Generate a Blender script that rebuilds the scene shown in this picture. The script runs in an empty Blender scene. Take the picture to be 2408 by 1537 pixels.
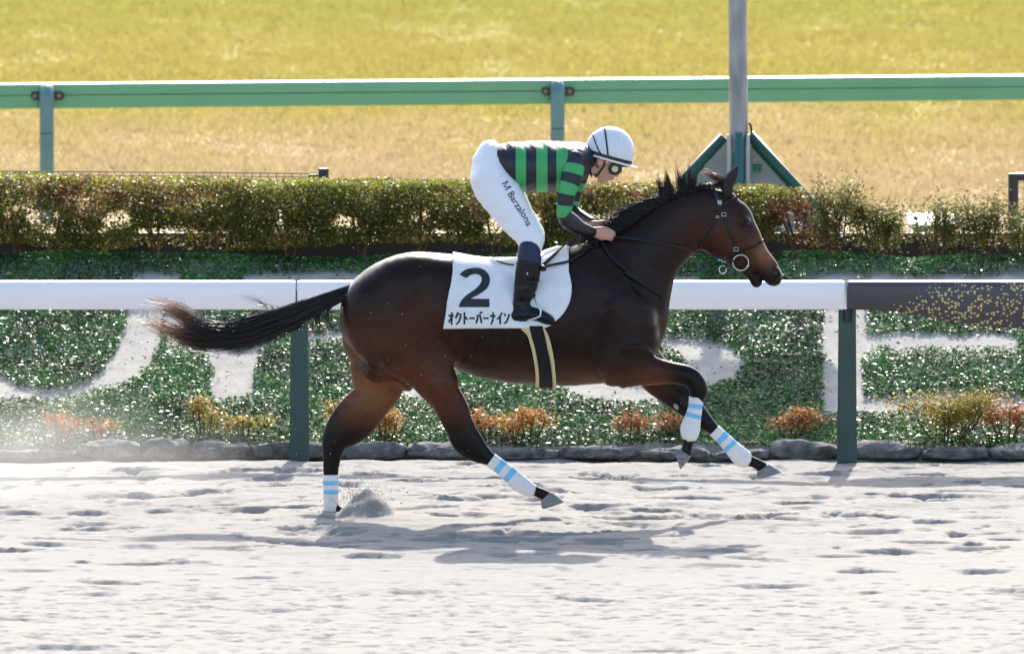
import bpy, bmesh, math, random
import numpy as np
from mathutils import Vector, Matrix
from mathutils.bvhtree import BVHTree

random.seed(7)
rng = np.random.default_rng(11)
scene = bpy.context.scene
COL = scene.collection

# ---------------------------------------------------------------- camera
FPX = 30960.0            # focal length in photo-display pixels (2408 wide)
CAM = np.array([0.0, -80.0, 6.6])
TH = math.atan((768.5 + 1340.0) / FPX)
FW = np.array([0, math.cos(TH), -math.sin(TH)])
UP = np.array([0, math.sin(TH), math.cos(TH)])
RT = np.array([1.0, 0, 0])
cam_d = bpy.data.cameras.new('camera')
cam_d.sensor_width = 36.0
cam_d.lens = 36.0 * FPX / 2408.0
cam_d.clip_start = 1.0
cam_d.clip_end = 6000.0
cam_d.dof.use_dof = True
cam_d.dof.focus_distance = 80.2
cam_d.dof.aperture_fstop = 6.3
cam = bpy.data.objects.new('camera', cam_d)
cam.location = CAM
cam.rotation_euler = (math.pi / 2 - TH, 0, 0)
COL.objects.link(cam)
scene.camera = cam

# ---------------------------------------------------------------- light
SUN_EL = math.radians(36.0)
SUN_AZ = math.atan(0.07)            # from +Y towards +X
sv = Vector((math.sin(SUN_AZ) * math.cos(SUN_EL), math.cos(SUN_AZ) * math.cos(SUN_EL), math.sin(SUN_EL)))
world = bpy.data.worlds.new('World')
scene.world = world
world.use_nodes = True
wn = world.node_tree
wn.nodes.clear()
sky = wn.nodes.new('ShaderNodeTexSky')
sky.sky_type = 'NISHITA'
sky.sun_disc = False
sky.sun_elevation = SUN_EL
sky.sun_rotation = SUN_AZ
sky.air_density = 1.0
sky.dust_density = 2.6
sky.ozone_density = 1.0
bg = wn.nodes.new('ShaderNodeBackground')
bg.inputs['Strength'].default_value = 0.15
wo = wn.nodes.new('ShaderNodeOutputWorld')
wn.links.new(sky.outputs[0], bg.inputs[0])
wn.links.new(bg.outputs[0], wo.inputs[0])
sun_d = bpy.data.lights.new('sun', 'SUN')
sun_d.energy = 3.0
sun_d.angle = math.radians(0.53)
sun_d.color = (1.0, 0.95, 0.87)
sun = bpy.data.objects.new('sun', sun_d)
sun.rotation_euler = (-sv).to_track_quat('-Z', 'Y').to_euler()
sun.location = (0, 30, 30)
COL.objects.link(sun)
scene.view_settings.view_transform = 'Standard'
scene.view_settings.look = 'None'
scene.view_settings.gamma = 1.0
scene.view_settings.use_curve_mapping = False
scene.view_settings.exposure = 1.30

# ---------------------------------------------------------------- picture -> place
def ray(u, v):
    return FW * FPX + RT * (u - 1204.0) + UP * (768.5 - v)
def P(u, v, Y=0.0):
    d = ray(u, v)
    return CAM + d * ((Y - CAM[1]) / d[1])
def project(X):
    r = X - CAM
    w = r @ FW
    return 1204.0 + FPX * (r @ RT) / w, 768.5 - FPX * (r @ UP) / w
SC = 387.0               # display pixels per metre at the horse
def Zf(ox, oy, s):
    return lambda x, y: ((ox + x / s) * .602, (oy + y / s) * .602)
Z1 = Zf(1800, 450, 2.795)
Z2 = Zf(2200, 450, 4.39)
Z3 = Zf(2350, 600, 2.561)
Z4 = Zf(1650, 900, 2.3646)
Z5 = Zf(1300, 850, 1.537)
Z6 = Zf(1200, 1400, 2.189)
Z7 = Zf(2200, 1250, 2.196)
Z8 = Zf(2000, 700, 3.842)
ZT = Zf(500, 1000, 2.6756)
ZL = Zf(0, 850, 1.537)

# ---------------------------------------------------------------- materials
def nt(m):
    m.use_nodes = True
    t = m.node_tree
    t.nodes.clear()
    return t
def mat(name, col=(.5, .5, .5), rough=.6, spec=.5, metal=0.0, attr=None, noise=0.0, nscale=20.0,
        bump=0.0, bscale=60.0, coat=0.0, transl=0.0, sheen=0.0, ramp=None, col2=None, stretch=None):
    m = bpy.data.materials.new(name)
    t = nt(m)
    N, L = t.nodes, t.links
    o = N.new('ShaderNodeOutputMaterial')
    b = N.new('ShaderNodeBsdfPrincipled')
    b.inputs['Roughness'].default_value = rough
    b.inputs['Specular IOR Level'].default_value = spec
    b.inputs['Metallic'].default_value = metal
    b.inputs['Coat Weight'].default_value = coat
    b.inputs['Coat Roughness'].default_value = .15
    if sheen:
        b.inputs['Sheen Weight'].default_value = sheen
    tc = N.new('ShaderNodeTexCoord')
    vec = tc.outputs['Object']
    if stretch:
        mp = N.new('ShaderNodeMapping')
        mp.inputs['Scale'].default_value = stretch
        L.new(vec, mp.inputs[0])
        vec = mp.outputs[0]
    if ramp:
        a = N.new('ShaderNodeAttribute')
        a.attribute_name = 'band'
        r = N.new('ShaderNodeValToRGB')
        r.color_ramp.interpolation = 'CONSTANT'
        els = r.color_ramp.elements
        els[0].position, els[0].color = ramp[0][0], (*ramp[0][1], 1)
        els[1].position, els[1].color = ramp[1][0], (*ramp[1][1], 1)
        for p, c in ramp[2:]:
            e = els.new(p)
            e.color = (*c, 1)
        L.new(a.outputs['Fac'], r.inputs[0])
        csock = r.outputs[0]
    elif attr:
        a = N.new('ShaderNodeAttribute')
        a.attribute_name = attr
        csock = a.outputs['Color']
    else:
        rgb = N.new('ShaderNodeRGB')
        rgb.outputs[0].default_value = (*col, 1)
        csock = rgb.outputs[0]
    if noise > 0:
        n = N.new('ShaderNodeTexNoise')
        n.inputs['Scale'].default_value = nscale
        n.inputs['Detail'].default_value = 5
        L.new(vec, n.inputs['Vector'])
        mr = N.new('ShaderNodeMapRange')
        mr.inputs['From Min'].default_value = .3
        mr.inputs['From Max'].default_value = .7
        if col2 is not None:
            mx = N.new('ShaderNodeMix')
            mx.data_type = 'RGBA'
            mr.inputs['To Min'].default_value = 0
            mr.inputs['To Max'].default_value = noise
            L.new(n.outputs['Fac'], mr.inputs['Value'])
            L.new(mr.outputs[0], mx.inputs['Factor'])
            L.new(csock, mx.inputs['A'])
            mx.inputs['B'].default_value = (*col2, 1)
            csock = mx.outputs['Result']
        else:
            mr.inputs['To Min'].default_value = 1 - noise
            mr.inputs['To Max'].default_value = 1 + noise
            L.new(n.outputs['Fac'], mr.inputs['Value'])
            hs = N.new('ShaderNodeHueSaturation')
            L.new(mr.outputs[0], hs.inputs['Value'])
            L.new(csock, hs.inputs['Color'])
            csock = hs.outputs[0]
    L.new(csock, b.inputs['Base Color'])
    if bump > 0:
        n2 = N.new('ShaderNodeTexNoise')
        n2.inputs['Scale'].default_value = bscale
        n2.inputs['Detail'].default_value = 6
        L.new(vec, n2.inputs['Vector'])
        bp = N.new('ShaderNodeBump')
        bp.inputs['Strength'].default_value = bump
        bp.inputs['Distance'].default_value = .01
        L.new(n2.outputs['Fac'], bp.inputs['Height'])
        L.new(bp.outputs[0], b.inputs['Normal'])
    if transl > 0:
        tr = N.new('ShaderNodeBsdfTranslucent')
        L.new(csock, tr.inputs[0])
        ms = N.new('ShaderNodeMixShader')
        ms.inputs[0].default_value = transl
        L.new(b.outputs[0], ms.inputs[1])
        L.new(tr.outputs[0], ms.inputs[2])
        L.new(ms.outputs[0], o.inputs[0])
    else:
        L.new(b.outputs[0], o.inputs[0])
    return m

# ---------------------------------------------------------------- object helpers
def tag(o, label=None, cat=None, group=None, kind=None):
    if label: o['label'] = label
    if cat: o['category'] = cat
    if group: o['group'] = group
    if kind: o['kind'] = kind
    return o
def empty(name, loc, label=None, cat=None, group=None):
    o = bpy.data.objects.new(name, None)
    o.empty_display_size = .1
    o.location = loc
    COL.objects.link(o)
    return tag(o, label, cat, group)
def link(name, me, m=None, parent=None, smooth=True):
    o = bpy.data.objects.new(name, me)
    if m is not None and len(me.materials) == 0:
        me.materials.append(m)
    if smooth and len(me.polygons):
        me.polygons.foreach_set('use_smooth', np.ones(len(me.polygons), dtype=bool))
    COL.objects.link(o)
    if parent is not None:
        o.parent = parent
        o.matrix_parent_inverse = Matrix.Translation(-Vector(parent.location)) if parent.parent is None else Matrix.Identity(4)
    return o
def mesh_np(name, V, F):
    """V (n,3), F (m,k) uniform polygons."""
    me = bpy.data.meshes.new(name)
    V = np.ascontiguousarray(V, dtype=np.float32)
    F = np.ascontiguousarray(F, dtype=np.int32)
    me.vertices.add(len(V))
    me.vertices.foreach_set('co', V.ravel())
    m, k = F.shape
    me.loops.add(m * k)
    me.loops.foreach_set('vertex_index', F.ravel())
    me.polygons.add(m)
    me.polygons.foreach_set('loop_start', np.arange(0, m * k, k, dtype=np.int32))
    me.polygons.foreach_set('loop_total', np.full(m, k, dtype=np.int32))
    me.update(calc_edges=True)
    me.validate()
    return me
def color_attr(me, C):
    a = me.color_attributes.new('Col', 'FLOAT_COLOR', 'POINT')
    C4 = np.ones((len(me.vertices), 4), dtype=np.float32)
    C4[:, :3] = C
    a.data.foreach_set('color', C4.ravel())
def band_attr(me, B):
    a = me.attributes.new('band', 'FLOAT', 'POINT')
    a.data.foreach_set('value', np.ascontiguousarray(B, dtype=np.float32))
def coords(me):
    c = np.empty(len(me.vertices) * 3, dtype=np.float32)
    me.vertices.foreach_get('co', c)
    return c.reshape(-1, 3)
def bvh_of(me):
    return BVHTree.FromPolygons([tuple(x) for x in coords(me)], [tuple(p.vertices) for p in me.polygons])

class MB:
    """collects simple solids into one mesh"""
    def __init__(s):
        s.v, s.f = [], []
    def add(s, V, F):
        n = len(s.v)
        s.v += [tuple(map(float, p)) for p in V]
        s.f += [tuple(i + n for i in f) for f in F]
    def box(s, lo, hi):
        x0, y0, z0 = lo
        x1, y1, z1 = hi
        s.add([(x0, y0, z0), (x1, y0, z0), (x1, y1, z0), (x0, y1, z0), (x0, y0, z1), (x1, y0, z1), (x1, y1, z1), (x0, y1, z1)],
              [(3, 2, 1, 0), (4, 5, 6, 7), (0, 1, 5, 4), (1, 2, 6, 5), (2, 3, 7, 6), (3, 0, 4, 7)])
    def loft(s, rings, cap=True):
        n = len(rings[0])
        V = [p for r in rings for p in r]
        F = []
        for i in range(len(rings) - 1):
            for j in range(n):
                k = (j + 1) % n
                F.append((i * n + j, i * n + k, (i + 1) * n + k, (i + 1) * n + j))
        if cap:
            F.append(tuple(range(n - 1, -1, -1)))
            F.append(tuple((len(rings) - 1) * n + j for j in range(n)))
        s.add(V, F)
    def tube(s, pts, r, n=10, cap=True):
        pts = [np.array(p, float) for p in pts]
        rs = r if isinstance(r, (list, tuple)) else [r] * len(pts)
        rings = []
        ref = None
        for i, p in enumerate(pts):
            d = pts[min(i + 1, len(pts) - 1)] - pts[max(i - 1, 0)]
            d /= np.linalg.norm(d) + 1e-9
            if ref is None:
                ref = np.array([0, 1, 0]) if abs(d[1]) < .9 else np.array([1.0, 0, 0])
            a = np.cross(d, ref); a /= np.linalg.norm(a) + 1e-9
            b = np.cross(d, a)
            ref = np.cross(a, d) if False else ref
            rings.append([p + rs[i] * (math.cos(t) * a + math.sin(t) * b) for t in np.linspace(0, 2 * math.pi, n, endpoint=False)])
        s.loft(rings, cap)
    def prism(s, poly, y0, y1):
        """poly [(x,z)] extruded along y"""
        n = len(poly)
        V = [(x, y0, z) for x, z in poly] + [(x, y1, z) for x, z in poly]
        F = [tuple(range(n)), tuple(range(2 * n - 1, n - 1, -1))]
        for i in range(n):
            k = (i + 1) % n
            F.append((k, i, i + n, k + n))
        s.add(V, F)
    def mesh(s, name, bevel=0.0):
        me = bpy.data.meshes.new(name)
        me.from_pydata(s.v, [], s.f)
        bm = bmesh.new()
        bm.from_mesh(me)
        bmesh.ops.recalc_face_normals(bm, faces=bm.faces)
        if bevel > 0:
            bmesh.ops.bevel(bm, geom=[e for e in bm.edges if e.calc_face_angle(0) > .5], offset=bevel, segments=2, affect='EDGES', clamp_overlap=True)
        bm.to_mesh(me)
        bm.free()
        me.update()
        return me
    def build(s, name, m, parent=None, bevel=0.0, smooth=False):
        return link(name, s.mesh(name, bevel), m, parent, smooth)

# ---------------------------------------------------------------- noise
_tab = np.random.default_rng(3).random((256, 256))
def vnoise(x, y, s=0):
    x = np.asarray(x, float) + 17.3 * s
    y = np.asarray(y, float) + 9.7 * s
    xi, yi = np.floor(x).astype(int), np.floor(y).astype(int)
    fx, fy = x - xi, y - yi
    fx, fy = fx * fx * (3 - 2 * fx), fy * fy * (3 - 2 * fy)
    a, b = _tab[xi & 255, yi & 255], _tab[(xi + 1) & 255, yi & 255]
    c, d = _tab[xi & 255, (yi + 1) & 255], _tab[(xi + 1) & 255, (yi + 1) & 255]
    return (a * (1 - fx) + b * fx) * (1 - fy) + (c * (1 - fx) + d * fx) * fy - .5
def fbm(x, y, s=0, o=4):
    r = 0
    for i in range(o):
        r = r + vnoise(x * 2 ** i, y * 2 ** i, s + i) * .5 ** i
    return r
def inpoly(u, v, poly):
    r = np.zeros(len(u), bool)
    n = len(poly)
    for i in range(n):
        x0, y0 = poly[i]
        x1, y1 = poly[(i + 1) % n]
        c = ((y0 > v) != (y1 > v)) & (u < (x1 - x0) * (v - y0) / (y1 - y0 + 1e-12) + x0)
        r ^= c
    return r

# ---------------------------------------------------------------- implicit modelling
def catmull(pts, m):
    pts = np.array(pts, float)
    q = np.vstack([2 * pts[0] - pts[1], pts, 2 * pts[-1] - pts[-2]])
    out = []
    for i in range(len(pts) - 1):
        p0, p1, p2, p3 = q[i:i + 4]
        for t in np.arange(m) / m:
            out.append(.5 * ((2 * p1) + (p2 - p0) * t + (2 * p0 - 5 * p1 + 4 * p2 - p3) * t * t + (3 * p1 - p0 - 3 * p2 + p3) * t ** 3))
    out.append(pts[-1])
    return np.array(out)
class SDF:
    def __init__(s, lo, hi, h):
        s.lo = np.array(lo, float)
        s.h = h
        s.n = np.ceil((np.array(hi) - s.lo) / h).astype(int) + 1
        s.F = np.full(s.n, 1.0, dtype=np.float32)
    def sub(s, lo, hi):
        i0 = np.maximum(((lo - s.lo) / s.h).astype(int), 0)
        i1 = np.minimum(((hi - s.lo) / s.h).astype(int) + 2, s.n)
        return i0, i1
    def chain(s, pts, k=.03, m=4, cut=False):
        """pts rows: x,y,z,ra (in the xz plane),rb (across)"""
        c = catmull(pts, m) if len(pts) > 2 else np.array(pts, float)
        rad = c[:, 3:5].max(1)
        pad = max(.03, k * 1.5)
        lo = (c[:, :3] - rad[:, None]).min(0) - pad
        hi = (c[:, :3] + rad[:, None]).max(0) + pad
        I0, I1 = s.sub(lo, hi)
        if (I1 <= I0).any(): return
        T = np.full(I1 - I0, 1.0, dtype=np.float32)
        for i in range(len(c) - 1):
            a, b = c[i, :3], c[i + 1, :3]
            L = np.linalg.norm(b - a)
            if L < 1e-6: continue
            d = (b - a) / L
            e1 = np.cross(d, [0, 1.0, 0])
            if np.linalg.norm(e1) < 1e-3: e1 = np.array([1.0, 0, 0])
            e1 /= np.linalg.norm(e1)
            e2 = np.cross(d, e1)
            R = max(rad[i], rad[i + 1]) + pad
            i0, i1 = s.sub(np.minimum(a, b) - R, np.maximum(a, b) + R)
            i0, i1 = np.maximum(i0, I0), np.minimum(i1, I1)
            if (i1 <= i0).any(): continue
            x = (s.lo[0] + s.h * np.arange(i0[0], i1[0])).astype(np.float32)[:, None, None] - np.float32(a[0])
            y = (s.lo[1] + s.h * np.arange(i0[1], i1[1])).astype(np.float32)[None, :, None] - np.float32(a[1])
            z = (s.lo[2] + s.h * np.arange(i0[2], i1[2])).astype(np.float32)[None, None, :] - np.float32(a[2])
            d, e1, e2 = (w.astype(np.float32) for w in (d, e1, e2))
            w = x * d[0] + y * d[1] + z * d[2]
            t = np.clip(w / L, 0, 1)
            over = w - t * L
            ra = c[i, 3] + (c[i + 1, 3] - c[i, 3]) * t
            rb = c[i, 4] + (c[i + 1, 4] - c[i, 4]) * t
            rc = np.minimum(ra, rb)
            p1 = (x * e1[0] + y * e1[1] + z * e1[2]) / ra
            p2 = (x * e2[0] + y * e2[1] + z * e2[2]) / rb
            p3 = over / rc
            k0 = np.sqrt(p1 * p1 + p2 * p2 + p3 * p3)
            k1 = np.sqrt((p1 / ra) ** 2 + (p2 / rb) ** 2 + (p3 / rc) ** 2)
            D = k0 * (k0 - 1) / np.maximum(k1, 1e-4)
            sl = tuple(slice(i0[q] - I0[q], i1[q] - I0[q]) for q in range(3))
            T[sl] = np.minimum(T[sl], D)
        sl = tuple(slice(I0[q], I1[q]) for q in range(3))
        A = s.F[sl]
        if cut:
            hh = np.clip(.5 - .5 * (A + T) / k, 0, 1)
            s.F[sl] = A * (1 - hh) - T * hh + k * hh * (1 - hh)
        else:
            hh = np.clip(.5 + .5 * (T - A) / k, 0, 1)
            s.F[sl] = T * (1 - hh) + A * hh - k * hh * (1 - hh)
    def mesh(s, name, smooth=2):
        F = s.F
        ins = F < 0
        cnt = np.zeros(np.array(F.shape) - 1, dtype=np.int8)
        offs = [(i, j, k) for i in (0, 1) for j in (0, 1) for k in (0, 1)]
        X, Y, Z = F.shape
        for (i, j, k) in offs:
            cnt += ins[i:X - 1 + i, j:Y - 1 + j, k:Z - 1 + k]
        act = (cnt > 0) & (cnt < 8)
        idx = np.argwhere(act)
        ids = np.full(act.shape, -1, dtype=np.int32)
        ids[act] = np.arange(len(idx))
        vals = {o: F[idx[:, 0] + o[0], idx[:, 1] + o[1], idx[:, 2] + o[2]] for o in offs}
        acc = np.zeros((len(idx), 3))
        num = np.zeros(len(idx))
        for o in offs:
            for ax in range(3):
                if o[ax] == 0:
                    o2 = list(o); o2[ax] = 1; o2 = tuple(o2)
                    a, b = vals[o], vals[o2]
                    mk = (a < 0) != (b < 0)
                    t = a[mk] / (a[mk] - b[mk])
                    p = np.tile(np.array(o, float), (mk.sum(), 1))
                    p[:, ax] += t
                    acc[mk] += p
                    num[mk] += 1
        V = s.lo + s.h * (idx + acc / num[:, None])
        faces = []
        for ax in range(3):
            sl0 = [slice(None)] * 3; sl1 = [slice(None)] * 3
            sl0[ax] = slice(0, -1); sl1[ax] = slice(1, None)
            a, b = ins[tuple(sl0)], ins[tuple(sl1)]
            E = np.argwhere(a != b)
            o1, o2 = [q for q in range(3) if q != ax]
            E = E[(E[:, o1] > 0) & (E[:, o2] > 0) & (E[:, o1] < F.shape[o1] - 1) & (E[:, o2] < F.shape[o2] - 1)]
            flip = a[E[:, 0], E[:, 1], E[:, 2]]
            q = []
            for (da, db) in ((0, 0), (-1, 0), (-1, -1), (0, -1)):
                G = E.copy()
                G[:, o1] += da; G[:, o2] += db
                q.append(ids[G[:, 0], G[:, 1], G[:, 2]])
            q = np.stack(q, 1)
            if ax == 1: flip = ~flip
            q[~flip] = q[~flip][:, ::-1]
            faces.append(q)
        Q = np.vstack(faces)
        # smoothing
        e = np.vstack([Q[:, [0, 1]], Q[:, [1, 2]], Q[:, [2, 3]], Q[:, [3, 0]]])
        for it in range(smooth):
            S = np.zeros_like(V)
            deg = np.bincount(e.ravel(), minlength=len(V)).astype(float)
            for c in range(3):
                S[:, c] = np.bincount(e[:, 0], V[e[:, 1], c], len(V)) + np.bincount(e[:, 1], V[e[:, 0], c], len(V))
            V = V + .5 * (S / np.maximum(deg, 1)[:, None] - V)
        return mesh_np(name, V, Q[:, ::-1])
def pair(Z, a, b, rb, y, shrink=1.0):
    """two opposite outline points in a zoom -> one chain row"""
    p, q = P(*Z(*a), y), P(*Z(*b), y)
    c = (p + q) / 2
    return [c[0], c[1], c[2], np.linalg.norm(p - q) / 2 * shrink, rb]
def pairs(Z, rows, shrink=1.0):
    return [pair(Z, a, b, rb, y, shrink) for a, b, rb, y in rows]
ID = lambda x, y: (x, y)
# ================================================================ SETTING
def grid_mesh(name, xs, ys, zfun):
    X, Y = np.meshgrid(xs, ys, indexing='ij')
    Zv = zfun(X, Y)
    V = np.stack([X, Y, Zv], -1).reshape(-1, 3)
    nx, ny = len(xs), len(ys)
    i = np.arange(nx * ny).reshape(nx, ny)
    F = np.stack([i[:-1, :-1], i[1:, :-1], i[1:, 1:], i[:-1, 1:]], -1).reshape(-1, 4)
    return mesh_np(name, V, F)

# ---- sand track
RAILY = 4.3
hoof = P(775, 1207, .12)
prints = []
pr = np.random.default_rng(5)
for i in range(170):
    Yc = pr.uniform(-8.8, 4.1) if pr.random() < .14 else pr.uniform(-2.8, 4.1)
    prints.append((pr.uniform(-4.4, 4.4), Yc, pr.uniform(.05, .17), pr.uniform(.05, .12), pr.uniform(.025, .07), pr.uniform(-.5, .5), pr.uniform(.2, .9)))
# some prints placed where the photograph shows the strong ones
for (u, v, a) in [(345, 1320, 1.5), (1390, 1405, .9), (1840, 1372, 1.4), (860, 1300, .8), (1190, 1248, 1.2), (1500, 1213, 1.1), (1880, 1180, 1.3), (2150, 1165, 1.2),
                  (420, 1190, .9), (600, 1110, 1.0), (1230, 1300, 1.0), (2090, 1290, 1.3), (1690, 1290, 1.3), (720, 1532, 1.2), (160, 1515, 1.0), (2040, 1335, .9), (250, 1363, .9),
                  (2310, 1335, .8), (2390, 1385, 1.0), (1050, 1180, 1.1), (330, 1107, 1.0), (480, 1160, 1.1), (1130, 1130, 1.0), (1700, 1215, 1.0), (1440, 1115, 1.1)]:
    d = ray(u, v)
    g = CAM + d * (-CAM[2] / d[2])
    prints.append((g[0], g[1], .13 * a, .10, .06, 0.0, .7))
pits = []
for k in range(3400):
    Yc = pr.uniform(-9.8, 4.2) if pr.random() < .5 else pr.uniform(-9.2, -4.6)
    pits.append((pr.uniform(-3.9, 3.9), Yc, pr.uniform(.010, .028) * (1.6 if pr.random() < .12 else 1), pr.uniform(.014, .034)))
def sand_z(X, Y):
    xs_, ys_ = X[:, 0], Y[0]
    near = (np.abs(X) < 5.5) & (Y > -12)
    Zs = .040 * fbm(X * .28, Y * .45, 1, 3) + .020 * fbm(X * .8, Y * 1.5, 2, 3)
    rid = np.abs(fbm(X * 1.6, Y * 2.6, 3, 4))
    det = .016 * (.22 - rid).clip(-.3, .22) + .026 * fbm(X * 1.9, Y * 3.4, 5, 4) + .008 * fbm(X * 9, Y * 13, 6, 3)
    # churned up by the rail, harrowed smooth nearer to the stand
    churn = np.clip((Y + 4.6) / 5.2, 0.10, 1.0)
    Zs = Zs * (.35 + .65 * churn)
    Zs = Zs + np.where(near, det * churn + .0028 * fbm(X * 30, Y * 34, 9, 2) + .007 * (1.1 - churn) * vnoise(X * .35, Y * 7, 15), 0)
    def win(x, y, r):
        i0, i1 = np.searchsorted(xs_, [x - r, x + r]); j0, j1 = np.searchsorted(ys_, [y - r, y + r])
        return slice(i0, i1), slice(j0, j1)
    for (x, y, r, dp) in pits:
        w = win(x, y, r * 3.2)
        dx, dy = X[w] - x, Y[w] - y
        q = np.sqrt((dx / (r * 1.5)) ** 2 + (dy / r) ** 2)
        Zs[w] += dp * (.62 if y < -2 else .75) * (-.75 * np.exp(-q ** 4) + .22 * np.exp(-((q - 1.45) / .4) ** 2) * (dy > 0))
    for (x, y, rx, ry, dp, rot, rim) in prints:
        w = win(x, y, .6)
        dx, dy = X[w] - x, Y[w] - y
        wob = 1 + 1.1 * fbm(dx * 6 + x * 7, dy * 6 + y * 5, 4, 4)
        c, s = math.cos(rot), math.sin(rot)
        q = np.sqrt(((dx * c + dy * s) / (rx * 1.25)) ** 2 + ((dy * c - dx * s) / ry) ** 2) * wob
        k = .45 + .40 * np.clip((y + 6) / 6, 0, 1)
        lip = np.exp(-((q - 1.22) / .22) ** 2) * np.clip(.35 + dy / .12, 0, 1.2)
        Zs[w] += k * dp * (-np.exp(-q ** 4) * (1 + .5 * fbm(dx * 14 + x, dy * 14 + y, 14, 2)) + rim * .30 * lip)
    # sand pushed up in front of the planted hind hoof
    hx, hy = P(862, 1200, -.05)[0], -.05
    w = win(hx, hy, .6)
    dx, dy = X[w] - hx, Y[w] - hy
    r2 = np.sqrt((dx / .105) ** 2 + (dy / .14) ** 2)
    bumpz = .150 * np.clip(1 - r2 * .62, 0, 1) ** .7 * (1 + .55 * fbm(dx * 11 + 3, dy * 9, 8, 3))
    Zs[w] = Zs[w] + np.maximum(bumpz, 0)
    return Zs - .012
def dense(lo, hi, step, out_lo, out_hi):
    a = np.arange(lo, hi + 1e-6, step)
    l = lo - np.geomspace(step * 2, lo - out_lo, 14)[::-1] if out_lo < lo else np.array([])
    r = hi + np.geomspace(step * 2, out_hi - hi, 14) if out_hi > hi else np.array([])
    return np.concatenate([l, a, r])
xs = dense(-4.0, 4.0, .0145, -90, 90)
ys = np.concatenate([-10.2 - np.geomspace(.05, 300, 16)[::-1], np.arange(-10.2, 4.75, .024)])
sand_m = mat('dry_sand', (.268, .252, .229), rough=.9, spec=.2, noise=.07, nscale=9, bump=.45, bscale=110)
tn = sand_m.node_tree; N, L = tn.nodes, tn.links
pb = N['Principled BSDF']; src = pb.inputs['Base Color'].links[0].from_socket
gn = N.new('ShaderNodeTexNoise'); gn.inputs['Scale'].default_value = 46; gn.inputs['Detail'].default_value = 3; gn.inputs['Roughness'].default_value = .65
L.new([n_ for n_ in N if n_.bl_idname == 'ShaderNodeTexCoord'][0].outputs['Object'], gn.inputs['Vector'])
gm = N.new('ShaderNodeMapRange'); gm.inputs['From Min'].default_value = .60; gm.inputs['From Max'].default_value = .72; gm.inputs['To Max'].default_value = .40
L.new(gn.outputs['Fac'], gm.inputs['Value'])
gx_ = N.new('ShaderNodeMix'); gx_.data_type = 'RGBA'; gx_.inputs['B'].default_value = (.13, .12, .105, 1)
L.new(gm.outputs[0], gx_.inputs['Factor']); L.new(src, gx_.inputs['A']); L.new(gx_.outputs['Result'], pb.inputs['Base Color'])
sand_me = grid_mesh('sand_track', xs, ys, sand_z)
sand = tag(link('sand_track', sand_me, sand_m), kind='structure')
sand_bvh = None

# ---- planted bank, terrace and turf behind it
B0Y, B1Y = 4.72, 8.35
B0Z, B1Z = .05, P(1200, 613, 8.35)[2]
def bank_z(Y, X=None):
    t = np.clip((Y - B0Y) / (B1Y - B0Y), 0, 1)
    z = B0Z + (B1Z - B0Z) * (t * .92 + .08 * t * t)
    z = z - .30 * np.clip(Y - B1Y - .03, 0, .35)
    if X is not None:
        z = z + .03 * fbm(X * .9, Y * .9, 21, 3)
    return z
soil_m = mat('pale_bank_sand', (.40, .375, .33), rough=.95, spec=.2, noise=.14, nscale=7, bump=.6, bscale=90)
bank_me = grid_mesh('planted_bank', np.concatenate([np.linspace(-60, -4.6, 12), np.arange(-4.5, 4.51, .05), np.linspace(4.6, 60, 12)]), np.arange(4.62, 9.0, .05), lambda X, Y: np.where(Y < B0Y, B0Z - .3, bank_z(Y, X)))
bank = tag(link('planted_bank', bank_me, soil_m), kind='structure')

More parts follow.
